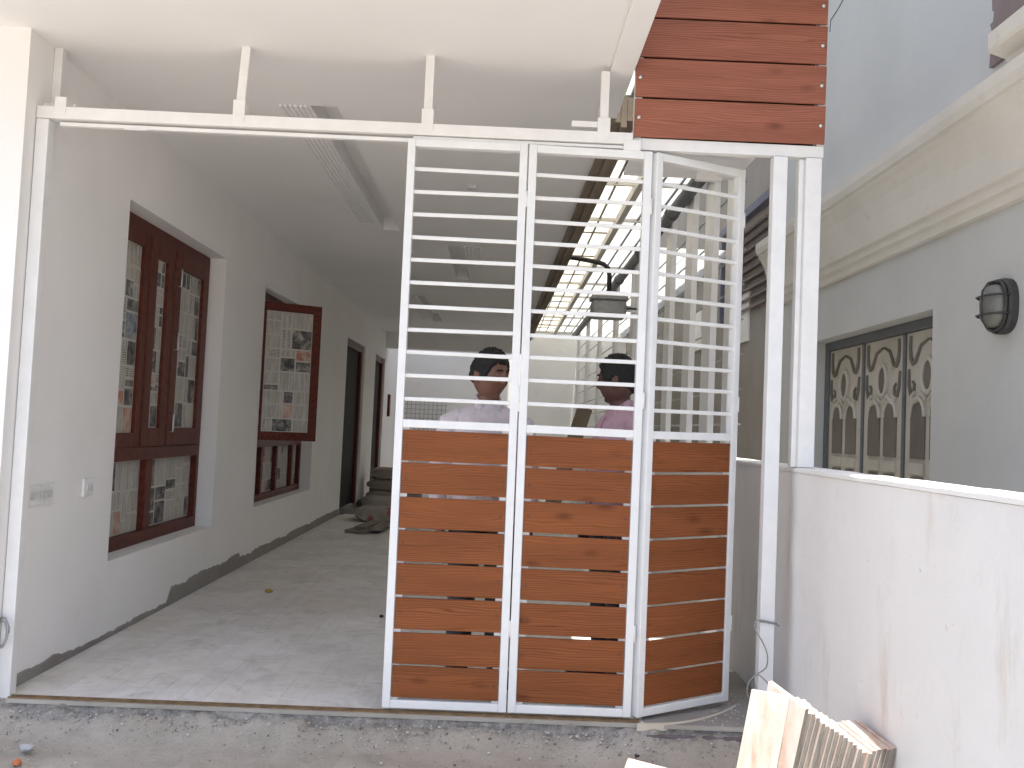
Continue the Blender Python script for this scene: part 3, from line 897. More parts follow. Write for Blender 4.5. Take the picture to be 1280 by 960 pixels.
# crack in the blue wall
ck = MB().tube([(NX - .001, 3.04, 4.40), (NX - .001, 3.03, 4.488), (NX - .001, 2.90, 4.501), (NX - .001, 2.835, 4.515), (NX - .001, 2.74, 4.535), (NX - .001, 2.60, 4.64)], .004, 5)
ck.build("crack", MT['black'], nb)
# door recess
MB().box(NX + .001, NX + .245, DY0 - .0, DY0 + .012, .0, DZ).build("door_reveal", MT['lower'], nb)
XD = NX + .12
fr = MB().box(XD, XD + .07, DY0 + .015, DY1, 1.935, DZ - .002).box(XD, XD + .07, DY1 - .07, DY1, 0, 1.935)
nd = fr.build("door", MT['greypipe'], nb, bevel=.004)
MT['peel'] = mat_plaster("peeling_door_paint", (.50, .47, .41), .08, (.24, .20, .16), .8, bumpy=.5)
MT['recess'] = mat_plaster("dark_door_panel", (.16, .142, .12), .05, (.09, .08, .07), .7, bumpy=.4)
def arch(y0, y1, z0, zs, n_=10):
    """arched outline in the (y,z) plane"""
    c = (y0 + y1) / 2; r_ = (y1 - y0) / 2
    return [(y0, z0), (y1, z0)] + [(c + r_ * math.cos(math.pi * k / n_), zs + r_ * 1.15 * math.sin(math.pi * k / n_)) for k in range(n_ + 1)]
def ellipse(cy, cz, ry, rz, n_=18): return [(cy + ry * math.cos(2 * math.pi * k / n_), cz + rz * math.sin(2 * math.pi * k / n_)) for k in range(n_)]
for li, (ya, yb) in enumerate(((1.24, 1.86), (1.905, 2.53), (2.585, 3.225))):
    lf = MB().box(XD + .02, XD + .055, ya, yb, .0, 1.93).build("door_leaf", MT['peel'], nd)
    c = (ya + yb) / 2; hw = (yb - ya) / 2
    for s in (-1, 1):
        pc = c + s * hw * .42
        q = arch(pc - .098, pc + .098, 1.14, 1.40)
        MB().prism(q, 'x', XD + .012, XD + .021).build("carved_panel", MT['recess'], lf)
        MB().prism([(pc - .08, .55), (pc + .08, .55), (pc + .08, 1.03), (pc - .08, 1.03)], 'x', XD + .012, XD + .021).build("carved_panel", MT['recess'], lf)
        MB().tube([(XD + .012, pc + s * .02, 1.115)] * 0 + [(XD + .012, a_, b_) for a_, b_ in q[2:]], .016, 6).build("carved_moulding", MT['peel'], lf)
        MB().box(XD + .006, XD + .02, pc - .10, pc + .10, 1.045, 1.115).build("carved_block", MT['peel'], lf)
        hk = [(c + s * hw * .80, 1.91), (c + s * hw * .81, 1.83), (c + s * hw * .77, 1.765), (c + s * hw * .68, 1.735), (c + s * hw * .56, 1.745), (c + s * hw * .46, 1.79), (c + s * hw * .34, 1.84), (c + s * hw * .18, 1.855), (c + s * .01, 1.87)]
        MB().tube([(XD + .016, a_, b_) for a_, b_ in hk], [.012, .014, .016, .016, .016, .014, .012, .010, .008], 6).build("carved_groove", MT['recess'], lf)
        sw = [(c + s * hw * .86, 1.70), (c + s * hw * .84, 1.60), (c + s * hw * .74, 1.54), (c + s * hw * .62, 1.55), (c + s * hw * .60, 1.60), (c + s * hw * .68, 1.62)]
        MB().tube([(XD + .016, a_, b_) for a_, b_ in sw], [.010, .014, .016, .014, .012, .010], 6).build("carved_groove", MT['recess'], lf)
        sc = [(c + s * .02, 1.50), (c + s * .085, 1.545), (c + s * .14, 1.50), (c + s * .19, 1.49), (c + s * .205, 1.53), (c + s * .17, 1.55)]
        MB().tube([(XD + .012, a_, b_) for a_, b_ in sc], .014, 6).build("carved_scroll", MT['peel'], lf)
    e = ellipse(c, 1.65, .075, .105)
    MB().prism(e, 'x', XD + .012, XD + .021).build("carved_panel", MT['recess'], lf)
    MB().tube([(XD + .012, a_, b_) for a_, b_ in e], .017, 6, closed=True).build("carved_ring", MT['peel'], lf)
    if li < 2: MB().box(XD + .01, XD + .06, yb + .004, yb + .042, 0, 1.93).build("mullion", MT['greypipe'], nd)
# louvred window and ledges farther back on the neighbour's side
lw = MB()
for k in range(9): lw.hexa([(NX - .02, 4.3, 2.5 + .1 * k), (NX - .02, 6.2, 2.5 + .1 * k), (NX + .03, 6.2, 2.56 + .1 * k), (NX + .03, 4.3, 2.56 + .1 * k), (NX - .02, 4.3, 2.515 + .1 * k), (NX - .02, 6.2, 2.515 + .1 * k), (NX + .03, 6.2, 2.575 + .1 * k), (NX + .03, 4.3, 2.575 + .1 * k)])
MT['maroon'] = mat_simple("maroon_wood", (.11, .06, .055), .6)
MT['bluep'] = mat_simple("blue_paint", (.13, .135, .18), .6)
lv = lw.build("louvre_window", MT['maroon'], nb)
fb = MB()
for y in (4.25, 6.2): fb.box(NX - .05, NX + .03, y, y + .06, 2.45, 3.45)
fb.box(NX - .06, NX + .03, 4.2, 6.3, 3.44, 3.52); fb.build("window_frame", MT['bluep'], lv)

# bulkhead lamp
lp = thing("bulkhead_lamp", "black caged oval bulkhead lamp on the neighbouring grey wall", "lamp", (NX, .465, 1.91))
def superell(cy, cz, ry, rz, x, n_=32, p=2.6):
    out = []
    for k in range(n_):
        th = 2 * math.pi * k / n_
        c, s = math.cos(th), math.sin(th)
        out.append((x, cy + ry * math.copysign(abs(c) ** (2 / p), c), cz + rz * math.copysign(abs(s) ** (2 / p), s)))
    return out
cy, cz = .455, 1.912
MT['lampm'] = mat_simple("dusty_lamp_metal", (.045, .043, .042), .6)
MB().loft([superell(cy, cz, .115, .135, NX), superell(cy, cz, .115, .135, NX - .035), superell(cy, cz, .105, .125, NX - .045)]).build("base", MT['lampm'], lp, bevel=.003)
MB().loft([superell(cy, cz, .088, .108, NX - .044), superell(cy, cz, .084, .102, NX - .075), superell(cy, cz, .062, .080, NX - .10), superell(cy, cz, .025, .035, NX - .108)]).build("glass", MT['glass'], lp, smooth=True)
cg = MB()
cg.tube(superell(cy, cz, .098, .118, NX - .055), .008, 6, closed=True)
for dz in (-.045, .045):
    cg.tube([(NX - .04, cy - .108, cz + dz), (NX - .09, cy - .095, cz + dz), (NX - .118, cy - .055, cz + dz), (NX - .122, cy, cz + dz), (NX - .118, cy + .055, cz + dz), (NX - .09, cy + .095, cz + dz), (NX - .04, cy + .108, cz + dz)], .0055, 6)
for dy in (0.0,):
    cg.tube([(NX - .04, cy + dy, cz - .128), (NX - .09, cy + dy, cz - .112), (NX - .118, cy + dy, cz - .07), (NX - .122, cy + dy, cz), (NX - .118, cy + dy, cz + .07), (NX - .09, cy + dy, cz + .112), (NX - .04, cy + dy, cz + .128)], .0055, 6)
cg.build("cage", MT['lampm'], lp, smooth=True)

# ---------------------------------------------------------------- stone slabs leaning by the wall
LDIR = Vector((.06, -1, 0)).normalized(); NDIR = Vector((-1, -.06, 0)).normalized()
LEAN = math.tan(R(13))
ZG = -.125
def slab(o, zt, length, th, label, ldir=LDIR, ndir=NDIR, lean=LEAN, skew=0.0, lv=None, grp="stone slabs leaning by the boundary wall"):
    """o = top corner nearest the camera (x,y); slab runs back along -ldir, leans away from ndir"""
    top = Vector((o[0], o[1], zt)); h_ = zt - ZG
    lv = lv or ndir
    dn = Vector((lv.x * lean * h_, lv.y * lean * h_, -h_))
    p = [top + dn, top + dn - ldir * length, top - ldir * length + Vector((0, 0, skew)), top]
    back = -ndir * th
    m = MB()
    P8 = [p[0], p[1], p[1] + back, p[0] + back, p[3], p[2], p[2] + back, p[3] + back]
    m.hexa(P8, 0)
    for fi in (2,): m.m[fi] = 0
    # end and top faces show the rough edge material
    for fi, q in enumerate(m.f):
        nn = (Vector(m.v[q[1]]) - Vector(m.v[q[0]])).cross(Vector(m.v[q[2]]) - Vector(m.v[q[1]])).normalized()
        if abs(nn.dot(ldir)) > .8: m.m[fi] = 1
    ob = m.build("stone_slab", [MT['stone'], MT['stone_edge']], bevel=.0015, loc=p[0])
    tag(ob, label, "stone slab", grp)
    return ob
# broad front slab, its face to the street
fl = Vector((.93, -.37, 0)).normalized(); fn = Vector((-.37, -.93, 0)).normalized()
slab((1.008, -1.085), .428, .118, .016, "broad pale stone slab with pink veins, frontmost of the leaning stack", fl, fn, math.tan(R(11)), .004, Vector((-.95, -.3, 0)), grp="stone slabs leaning by the boundary wall")
slab((1.064, -1.062), .385, .135, .022, "orange tinted stone slab just behind the broad front slab", Vector((.66, -.75, 0)).normalized(), Vector((-.75, -.66, 0)).normalized(), math.tan(R(12)), .055, Vector((-.97, -.2, 0)))
N = 19
for i in range(N):
    t = i / (N - 1)
    ox = 1.076 + .268 * t; oy = -1.045 + rnd.uniform(-.006, .006)
    zt = .372 - .120 * min(1, t * 1.45) + .024 * max(0, t - .7) / .3 + rnd.uniform(-.004, .004)
    ln = (.09 + .02 * rnd.random()) if t < .5 else .27
    sk_ = .004 if t >= .5 else .02
    lab = ("thin dusty grey edged stone slab in the tall left half of the leaning stack" if t < .5 else "thin grey edged stone slab in the low right half of the leaning stack")
    slab((ox, oy), zt, ln, .0135, lab, skew=sk_, lean=math.tan(R(13 + 3 * t)))
# offcut lying at the sunlit edge
oc = MB().hexa([(.56, -.56, -.115), (.84, -.62, -.115), (.82, -.36, -.115), (.63, -.30, -.115), (.56, -.56, -.050), (.84, -.62, -.066), (.82, -.36, -.066), (.63, -.30, -.045)]).build("stone_offcut", [MT['stone']], bevel=.004, loc=(.7, -.45, -.115))
tag(oc, "pale sunlit stone offcut lying flat on the dirt before the gate", "stone")

# ---------------------------------------------------------------- wires, debris
def wiggle(c, r_, turns, ax, n_=60, jit=.15, seed=0):
    g = random.Random(seed); a, b = ax; out = []
    for i in range(n_):
        th = 2 * math.pi * turns * i / n_
        k = 1 + jit * math.sin(th * .37 + seed) + .05 * g.uniform(-1, 1)
        out.append(Vector(c) + Vector(a) * r_ * k * math.cos(th) + Vector(b) * r_ * k * math.sin(th) + Vector((0, -.004 * i / n_, 0)))
    return out
cw = MB().tube(wiggle((-1.972, -.03, .275), .055, 3.2, ((.5, -.1, 0), (0, .1, 1)), seed=2), .0035, 6).build("wire_coil", MT['galv'], smooth=True)
tag(cw, "loose coil of grey wire hung on the left gate post", "wire")
wp = [Vector(p) for p in [(1.30, -.006, .430), (1.25, -.012, .447), (1.205, -.012, .45), (1.19, -.02, .43), (1.20, -.03, .40), (1.225, -.03, .36), (1.245, -.03, .31), (1.24, -.035, .26), (1.20, -.05, .235), (1.165, -.05, .20), (1.16, -.05, .15), (1.19, -.055, .11), (1.24, -.05, .13), (1.255, -.045, .18), (1.215, -.04, .225), (1.19, -.04, .22), (1.20, -.05, .16), (1.23, -.05, .10)]]
cr_ = []
for i in range(len(wp) - 1):
    p0, p1, p2, p3 = wp[max(i - 1, 0)], wp[i], wp[i + 1], wp[min(i + 2, len(wp) - 1)]
    for k in range(5):
        t = k / 5
        cr_.append(.5 * ((2 * p1) + (p2 - p0) * t + (2 * p0 - 5 * p1 + 4 * p2 - p3) * t * t + (3 * p1 - p0 - 3 * p2 + p3) * t ** 3))
ww = MB().tube(cr_, .003, 6).tube([(1.214, -.004, .445), (1.29, -.004, .437)], .004, 6).build("tie_wire", MT['galv'], smooth=True)
tag(ww, "twisted grey tie wire dangling from the right white post", "wire")

def rock(name, c, s, mat, seed, label=None, cat="stone"):
    bm = bmesh.new(); bmesh.ops.create_icosphere(bm, subdivisions=2, radius=1)
    for v_ in bm.verts:
        k = 1 + .35 * mnoise.noise(v_.co * 1.4 + Vector((seed * 7.1, 0, 0)))
        v_.co = Vector((v_.co.x * s[0] * k, v_.co.y * s[1] * k, v_.co.z * s[2] * k))
    me = bpy.data.meshes.new(name); bm.to_mesh(me); bm.free(); me.materials.append(mat)
    o = bpy.data.objects.new(name, me); COL.objects.link(o); o.location = c; o.rotation_euler = (0, 0, seed)
    if label: tag(o, label, cat)
    return o
rock("stone", (-1.70, -.31, -.095), (.032, .02, .015), mat_simple("pale_grey_stone", (.42, .42, .42), .9), 3, "pale grey chip of stone on the dirt at the left front")
rock("brick_shard", (-1.66, -.46, -.095), (.030, .014, .012), mat_simple("orange_brick", (.50, .16, .07), .9), 5, "small orange brick shard on the dirt at the left front", "brick")
rock("pebble", (-1.30, -.11, -.095), (.011, .009, .008), MT['black'], 6, "tiny dark pebble on the dirt left of the gate", "pebble")
bp = MB().tube([(.745, -.075, -.098), (.72, -.09, -.098), (.695, -.10, -.098), (.682, -.115, -.098), (.684, -.135, -.098), (.695, -.15, -.098)], .0135, 10).build("pipe_elbow", MT['black'], smooth=True)
tag(bp, "short bent black rubber pipe lying on the dirt", "pipe")
st = MB().tube([(-.70, -.10, -.098), (-.60, -.125, -.097)], .004, 5).build("stick", MT['brown'])
tag(st, "thin brown stick lying on the dirt left of the gate", "stick")
ob = rock("chip", (-1.50, 2.62, .008), (.035, .03, .012), mat_simple("ochre_chip", (.42, .27, .05), .9), 8, "small ochre chip on the passage floor near the wall", "chip")
rock("chip", (-.62, 1.92, .007), (.014, .012, .01), MT['black'], 9, "tiny dark chip on the dusty paving of the passage", "chip")
# loose gravel and mortar crumbs
gv = MB(); g = random.Random(21)
def ico(c, r_, mb):
    ph = (1 + 5 ** .5) / 2
    vv = [(-1, ph, 0), (1, ph, 0), (-1, -ph, 0), (1, -ph, 0), (0, -1, ph), (0, 1, ph), (0, -1, -ph), (0, 1, -ph), (ph, 0, -1), (ph, 0, 1), (-ph, 0, -1), (-ph, 0, 1)]
    ff = [(0, 11, 5), (0, 5, 1), (0, 1, 7), (0, 7, 10), (0, 10, 11), (1, 5, 9), (5, 11, 4), (11, 10, 2), (10, 7, 6), (7, 1, 8), (3, 9, 4), (3, 4, 2), (3, 2, 6), (3, 6, 8), (3, 8, 9), (4, 9, 5), (2, 4, 11), (6, 2, 10), (8, 6, 7), (9, 8, 1)]
    mi = g.choice((0, 0, 0, 1, 1, 2))
    mb.add([(c[0] + a * r_ * g.uniform(.35, .65), c[1] + b * r_ * g.uniform(.35, .65), c[2] + d * r_ * g.uniform(.3, .5)) for a, b, d in vv], ff, mi)
for i in range(1500):
    x = g.uniform(-2.1, 1.35)
    y = -.055 - abs(g.gauss(0, .06)) if i % 4 else g.uniform(-.9, -.06)
    r_ = g.choice((.002, .003, .003, .004, .004, .006)) * g.uniform(.6, 1.3)
    ico((x, y, -.106 + .075 * math.exp(-((y + .035) / .10) ** 2) + r_ * .3), r_, gv)
for i in range(260):
    ico((g.uniform(1.0, 1.34), g.uniform(-.04, .5), -.02 if False else .002), g.uniform(.003, .007), gv)
kind(gv.build("gravel", [mat_simple("gravel_grey", (.30, .28, .25), .95), mat_simple("gravel_pale", (.56, .54, .50), .95), mat_simple("gravel_dark", (.17, .155, .135), .95)]), 'stuff')
# dusty splash patches of cement on the threshold right of the gate
# ---------------------------------------------------------------- sacks and boards in the passage
MT['sack'] = mat_plaster("dusty_sack", (.30, .26, .22), .07, (.18, .14, .12), .5, bumpy=.5)
def mat_sack_print():
    t = NT("printed_sack"); c = t.coord()
    col = t.ramp(t.noise(c, 5, 4, .6), [(.35, (.26, .23, .20)), (.65, (.36, .32, .28))])
    col = t.mix(t.ramp(t.noise(c, 3.6, 2, .4), [(.56, 0.0), (.60, .85)]), col, (.30, .06, .06))
    t.color(col); t.rough(.85); t.bump(t.noise(c, 30, 5, .6), .4, .006)
    return t.m
MT['sackp'] = mat_sack_print()
def sack(c, s, rz, mat, label, seed):
    bm = bmesh.new(); bmesh.ops.create_cube(bm, size=2)
    bmesh.ops.subdivide_edges(bm, edges=bm.edges, cuts=7, use_grid_fill=True)
    for v_ in bm.verts:
        p = v_.co.copy()
        rr_ = max(abs(p.x), abs(p.y))
        pinch = 1 - .55 * max(0, abs(p.x)) ** 6 - .25 * abs(p.y) ** 4
        z = p.z * pinch
        nz = mnoise.fractal(p * 1.6 + Vector((seed * 3.3, 0, 0)), .9, 2, 3)
        v_.co = Vector(((p.x + .05 * nz) * s[0], (p.y * (1 - .08 * p.x ** 2) + .05 * nz) * s[1], (z + .12 * nz) * s[2]))
    me = bpy.data.meshes.new("sack"); bm.to_mesh(me); bm.free(); me.materials.append(mat)
    me.polygons.foreach_set("use_smooth", [True] * len(me.polygons))
    o = bpy.data.objects.new("cement_sack", me); COL.objects.link(o); o.location = c; o.rotation_euler = (0, 0, rz)
    tag(o, label, "sack", "sacks piled in the passage")
sack((-1.50, 10.3, .10), (.42, .28, .11), .1, MT['sack'], "dusty grey sack at the bottom of the far pile", 1)
sack((-1.48, 10.32, .29), (.40, .27, .10), -.1, MT['sack'], "dusty brown sack in the middle of the far pile", 2)
sack((-1.50, 10.3, .46), (.37, .26, .09), .15, MT['sack'], "dusty sack on top of the far pile", 3)
sack((-1.42, 8.9, .10), (.40, .27, .11), .35, MT['sackp'], "red printed sack lying before the far pile", 4)
sack((-1.33, 7.75, .085), (.36, .26, .09), .2, MT['sackp'], "red printed sack nearest the gate, beside the boards", 5)
for i, (x, y, z, rz, L_) in enumerate([(-1.45, 6.65, .02, .06, .75), (-1.30, 6.6, .02, -.03, .8), (-1.38, 6.7, .055, .12, .7), (-1.22, 6.62, .052, .2, .72)]):
    o = MB().box(-.065, .065, -L_ / 2, L_ / 2, -.016, .016).build("board_offcut", mat_wood("grey_board", (.12, .10, .085), (.22, .19, .16), (.30, .27, .23), .8, (9, 1.2, 9), knots=False) if i == 0 else bpy.data.materials["grey_board"], bevel=.003)
    o.location = (x, y, z); o.rotation_euler = (0, 0, -.25 + rz)
    tag(o, ["grey board lying left at the foot of the sacks", "grey board lying right at the foot of the sacks", "grey board laid on top of the left floor boards", "grey board laid skewed on top of the right floor boards"][i], "board", "boards on the passage floor")
o = MB().box(-.28, .28, -.32, .32, -.035, .035).build("step_block", MT['cement'], bevel=.01)
o.location = (-1.74, 8.75, .036); tag(o, "low grey cement block before the dark doorway in the passage", "block")
lpk = MB().obox((0, 0, 0), (.10, 0, 0), (0, .012, 0), (0, 0, .80)).build("leaning_plank", MT['brown'], bevel=.003)
lpk.location = (.93, 7.9, .77); lpk.rotation_euler = (0, R(17), R(12)); tag(lpk, "dark brown plank leaning in the passage between the two men", "plank")
wm = MB()
for k in range(12): wm.tube([(-1.95 + .085 * k, 14.27, .15), (-1.95 + .085 * k, 14.36, 1.72)], .005, 5)
for k in range(18): wm.tube([(-1.96, 14.275 + .0048 * k, .18 + .09 * k), (-1.0, 14.275 + .0048 * k, .18 + .09 * k)], .005, 5)
o = wm.build("wire_mesh", MT['galv']); tag(o, "sheet of wire mesh leaning on the end wall of the passage", "wire mesh")

# ---------------------------------------------------------------- people
def mat_skin(name, base):
    t = NT(name); c = t.coord()
    t.color(t.ramp(t.noise(c, 18, 5, .6), [(.3, tuple(k * .82 for k in base)), (.7, tuple(k * 1.12 for k in base))]))
    t.rough(.5); t.b.inputs['Subsurface Weight'].default_value = .05; t.b.inputs['Subsurface Radius'].default_value = (.01, .004, .002)
    t.bump(t.noise(c, 220, 3, .6), .08, .001)
    return t.m
def mat_cloth(name, base):
    t = NT(name); c = t.coord()
    t.color(t.ramp(t.noise(c, 7, 5, .65), [(.3, tuple(k * .85 for k in base)), (.7, tuple(min(.9, k * 1.08) for k in base))]))
    t.rough(.85); t.b.inputs['Sheen Weight'].default_value = .15
    fold = t.noise(t.coord((3.5, 3.5, 1.6)), 3.2, 4, .55, 1.2)
    t.bump(fold, .55, .03)
    return t.m
MT['hair'] = mat_simple("black_hair", (.009, .008, .008), .75, var=.5, scale=60, bump=.6)
MT['hair2'] = mat_simple("greying_hair", (.013, .012, .012), .75, var=.6, scale=70, bump=.6)
MT['eye'] = mat_simple("eye_white", (.6, .58, .55), .3, bump=0)
MT['lip'] = mat_simple("lip", (.16, .06, .05), .5, bump=0)
def G(d, c, s): return math.exp(-((d[0] - c[0]) / s[0]) ** 2 - ((d[1] - c[1]) / s[1]) ** 2 - ((d[2] - c[2]) / s[2]) ** 2)
def face_point(d, jowl=0):
    """unit direction (face towards -y) -> head surface point, metres"""
    x, y, z = d
    p = Vector((x * .076, y * (.096 if y > 0 else .091), z * .118))
    if z < 0:
        k = (-z) ** 1.6
        p.x *= 1 - (.26 - jowl) * k
        if y > 0: p.y *= 1 - .45 * k
        else: p.y *= 1 - .03 * k
    for sgn in (-1, 1):
        p.y += .011 * G(d, (sgn * .36, -.88, .12), (.17, .4, .11))           # eye sockets
        p.y -= .007 * G(d, (sgn * .36, -.88, .12), (.10, .4, .06))           # lids
        p.y -= .006 * G(d, (sgn * .36, -.88, .27), (.25, .4, .07))           # brow
        p.y -= .008 * G(d, (sgn * .46, -.84, -.22), (.18, .4, .16))          # cheek
        p.x += sgn * .004 * G(d, (sgn * .62, -.75, -.1), (.2, .3, .2))
        p.y -= .008 * G(d, (sgn * .13, -.96, -.24), (.08, .3, .06))          # nostril wing
    p.y -= .014 * G(d, (0, -1, .06), (.09, .4, .17))                         # bridge
    p.y -= .021 * G(d, (0, -.98, -.17), (.105, .4, .11))                     # tip
    p.y -= .007 * G(d, (0, -.9, -.43), (.24, .4, .045)); p.y += .006 * G(d, (0, -.88, -.485), (.22, .4, .02)); p.y -= .008 * G(d, (0, -.86, -.54), (.2, .4, .045))
    p.y += .004 * G(d, (0, -.8, -.65), (.2, .4, .06))
    p.y -= .018 * G(d, (0, -.66, -.82), (.22, .4, .16))                      # chin
    return p
def head_mb(mb, Mx, jowl=0):
    nu, nv = 72, 54; rings = []
    for j in range(1, nv):
        th = math.pi * j / nv; rg = []
        for i in range(nu):
            ph = 2 * math.pi * i / nu
            rg.append(Mx @ face_point((math.sin(th) * math.cos(ph), math.sin(th) * math.sin(ph), math.cos(th)), jowl))
        rings.append(rg)
    mb.loft(rings)
    for sgn in (-1, 1):        # ears
        er = []
        for k in range(9):
            t = -1 + 2 * k / 8; w_ = math.sqrt(max(.02, 1 - t * t))
            er.append([Mx @ Vector((sgn * (.074 + .008 * w_ + .006 * math.cos(a) * w_), .012 + .019 * w_ * math.sin(a) + .006 * t, -.004 + .034 * t)) for a in [2 * math.pi * q / 10 for q in range(10)]])
        mb.loft(er)
def hair_mb(Mx, seed, low, thick, tuft):
    g = MB(); nu, nv = 80, 60; idx = {}
    for j in range(nv + 1):
        th = math.pi * j / nv
        for i in range(nu):
            ph = 2 * math.pi * i / nu
            d = (math.sin(th) * math.cos(ph), math.sin(th) * math.sin(ph), math.cos(th))
            nz = mnoise.fractal(Vector((d[0] * 9, d[1] * 9, d[2] * 9 + seed)), .8, 2, 4)
            # hair line: forehead, temple, sideburn, over the ear, nape
            az = math.degrees(math.atan2(abs(d[0]), -d[1]))
            tab = ((0, .47), (28, .50), (46, .36), (58, .10), (66, -.16), (80, -.16), (88, .02), (104, .02), (114, -.28), (180, low - .06))
            for (a0, l0), (a1, l1) in zip(tab, tab[1:]):
                if a0 <= az <= a1:
                    line = l0 + (l1 - l0) * (az - a0) / (a1 - a0)
            line += .035 * mnoise.noise(Vector((az * .35, seed, d[2] * 3)))
            edge_ = d[2] - (line + .05 * nz)
            k = max(0, min(1, edge_ / .10))
            p = face_point(d)
            nrm = Vector((d[0] / .076, d[1] / .094, d[2] / .118)).normalized()
            off = -.006 + k * (thick + .006 + .0045 * nz) + tuft * k * max(0, d[2]) ** 3 * (.5 + nz)
            g.v.append(Mx @ (p + nrm * off))
    for j in range(nv):
        for i in range(nu):
            g.f.append([j * nu + i, j * nu + (i + 1) % nu, (j + 1) * nu + (i + 1) % nu, (j + 1) * nu + i]); g.m.append(0)
    return g
def ring(c, rx, ry, rz=0, n_=20, tilt=(0, 0)):
    out = []
    for k in range(n_):
        a = 2 * math.pi * k / n_
        x, y = rx * math.cos(a), ry * math.sin(a)
        X_, Y_ = x * math.cos(rz) - y * math.sin(rz), x * math.sin(rz) + y * math.cos(rz)
        out.append(Vector((c[0] + X_, c[1] + Y_, c[2] + tilt[0] * X_ + tilt[1] * Y_)))
    return out
def remesh_obj(mb, name, mat, voxel, parent, smooth_it=2):
    o = mb.build(name, mat, parent)
    m = o.modifiers.new("remesh", 'REMESH'); m.mode = 'VOXEL'; m.voxel_size = voxel; m.use_smooth_shade = True
    s = o.modifiers.new("smooth", 'SMOOTH'); s.factor = .5; s.iterations = smooth_it
    return o
def person(x, y, H, body_rot, head_rot, head_tilt, label, skin, shirt, hairmat, low, thick, tuft, jowl, seed, build=1.0):
    """standing figure; local frame faces -y, feet at z=0"""
    pr = thing("person", label, "person", (x, y, 0))
    s = H / 1.70
    B = Matrix.Translation((x, y, 0)) @ Matrix.Rotation(body_rot, 4, 'Z') @ Matrix.Scale(s, 4)
    def T(p): return B @ Vector(p)
    def TR_(rg): return [B @ p for p in rg]
    # --- body: trunk, neck, legs, arms, hands, head in one skin
    mb = MB()
    tr = [(.86, .150, .105, .0), (.96, .165, .115, -.005), (1.06, .152, .112 * build, -.012), (1.18, .158, .112 * build, -.006), (1.30, .168, .105, .004), (1.38, .145, .080, .012), (1.425, .100, .064, .018), (1.455, .062, .058, .014), (1.50, .054, .056, .004), (1.555, .052, .058, -.004)]
    mb.loft([TR_(ring((0, c, z), a, b)) for z, a, b, c in tr])
    for sg in (-1, 1):
        leg = [((sg * .085, 0, .90), .088), ((sg * .092, -.005, .75), .078), ((sg * .098, -.008, .50), .056), ((sg * .10, .006, .36), .054), ((sg * .102, .012, .22), .044), ((sg * .105, .012, .08), .036)]
        mb.tube([T(p) for p, r_ in leg], [r_ * s for p, r_ in leg], 14)
        ft = [((sg * .106, .045, .04), .036), ((sg * .112, -.03, .04), .037), ((sg * .122, -.12, .028), .032), ((sg * .128, -.165, .022), .02)]
        mb.tube([T(p) for p, r_ in ft], [r_ * s for p, r_ in ft], 12)
        arm = [((sg * .145, .012, 1.335), .044), ((sg * .200, .016, 1.315), .047), ((sg * .225, .02, 1.22), .044), ((sg * .238, .022, 1.08), .038), ((sg * .243, .0, .96), .034), ((sg * .243, -.035, .84), .027)]
        mb.tube([T(p) for p, r_ in arm], [r_ * s for p, r_ in arm], 14)
        # hand: palm plus five fingers, slightly curled
        palm = [((sg * .243, -.037, .84), .024), ((sg * .243, -.045, .80), .032), ((sg * .241, -.052, .755), .030)]
        rgs = []
        for (p, r_) in palm: rgs.append([T((p[0] + .5 * r_ * math.cos(a), p[1] + 1.25 * r_ * math.sin(a), p[2])) for a in [2 * math.pi * q / 12 for q in range(12)]])
        mb.loft(rgs)
        for k, (dy, L_, rad) in enumerate(((-.031, .072, .0085), (-.011, .080, .009), (.009, .076, .0085), (.028, .060, .0075))):
            b0 = Vector((sg * .241, -.052 + dy, .757)); cu = .25 + .05 * k
            fpt = [b0, b0 + Vector((-sg * .006, -.004, -L_ * .45)), b0 + Vector((-sg * (.006 + L_ * cu * .5), -.008, -L_ * .78)), b0 + Vector((-sg * (.006 + L_ * cu), -.010, -L_ * .98))]
            mb.tube([T(p) for p in fpt], [rad * s, rad * s, rad * .92 * s, rad * .75 * s], 8)
        th = [Vector((sg * .236, -.065, .815)), Vector((sg * .228, -.092, .785)), Vector((sg * .220, -.102, .755)), Vector((sg * .214, -.104, .735))]
        mb.tube([T(p) for p in th], [.012 * s, .0115 * s, .010 * s, .008 * s], 8)
    hz = 1.592
    Hm = B @ Matrix.Translation((0, -.012, hz)) @ Matrix.Rotation(head_rot, 4, 'Z') @ Matrix.Rotation(head_tilt, 4, 'X') @ Matrix.Scale(1.10, 4)
    head_mb(mb, Hm, jowl)
    remesh_obj(mb, "body", skin, .0042, pr, 1)
    # --- face details
    for sg in (-1, 1):
        c = face_point((sg * .35, -.86, .115))
        e = MB(); rgs = []
        for j in range(1, 8):
            t = math.pi * j / 8; rgs.append([Hm @ (Vector((c.x + .0125 * math.sin(t) * math.cos(a), c.y + .0045 + .009 * math.sin(t) * math.sin(a), c.z - .002 + .0065 * math.cos(t)))) for a in [2 * math.pi * q / 12 for q in range(12)]])
        e.loft(rgs); eo = e.build("eye", MT['eye'], pr, smooth=True)
        i_ = MB(); ce_ = Hm @ Vector((c.x, c.y - .0042, c.z - .002)); fw = (Hm.to_3x3() @ Vector((0, -1, 0))).normalized()
        i_.tube([ce_ - fw * .003, ce_ + fw * .001], .0048, 10).build("iris", MT['black'], eo)
        bpts = [Hm @ (face_point((sg * (.16 + .10 * k), -math.sqrt(1 - (.16 + .10 * k) ** 2 - .075), .275 + .02 * math.sin(k))) + Vector((0, -.002, 0))) for k in range(5)]
        MB().tube(bpts, [.003, .0052, .0055, .005, .002], 6).build("eyebrow", hairmat, pr)
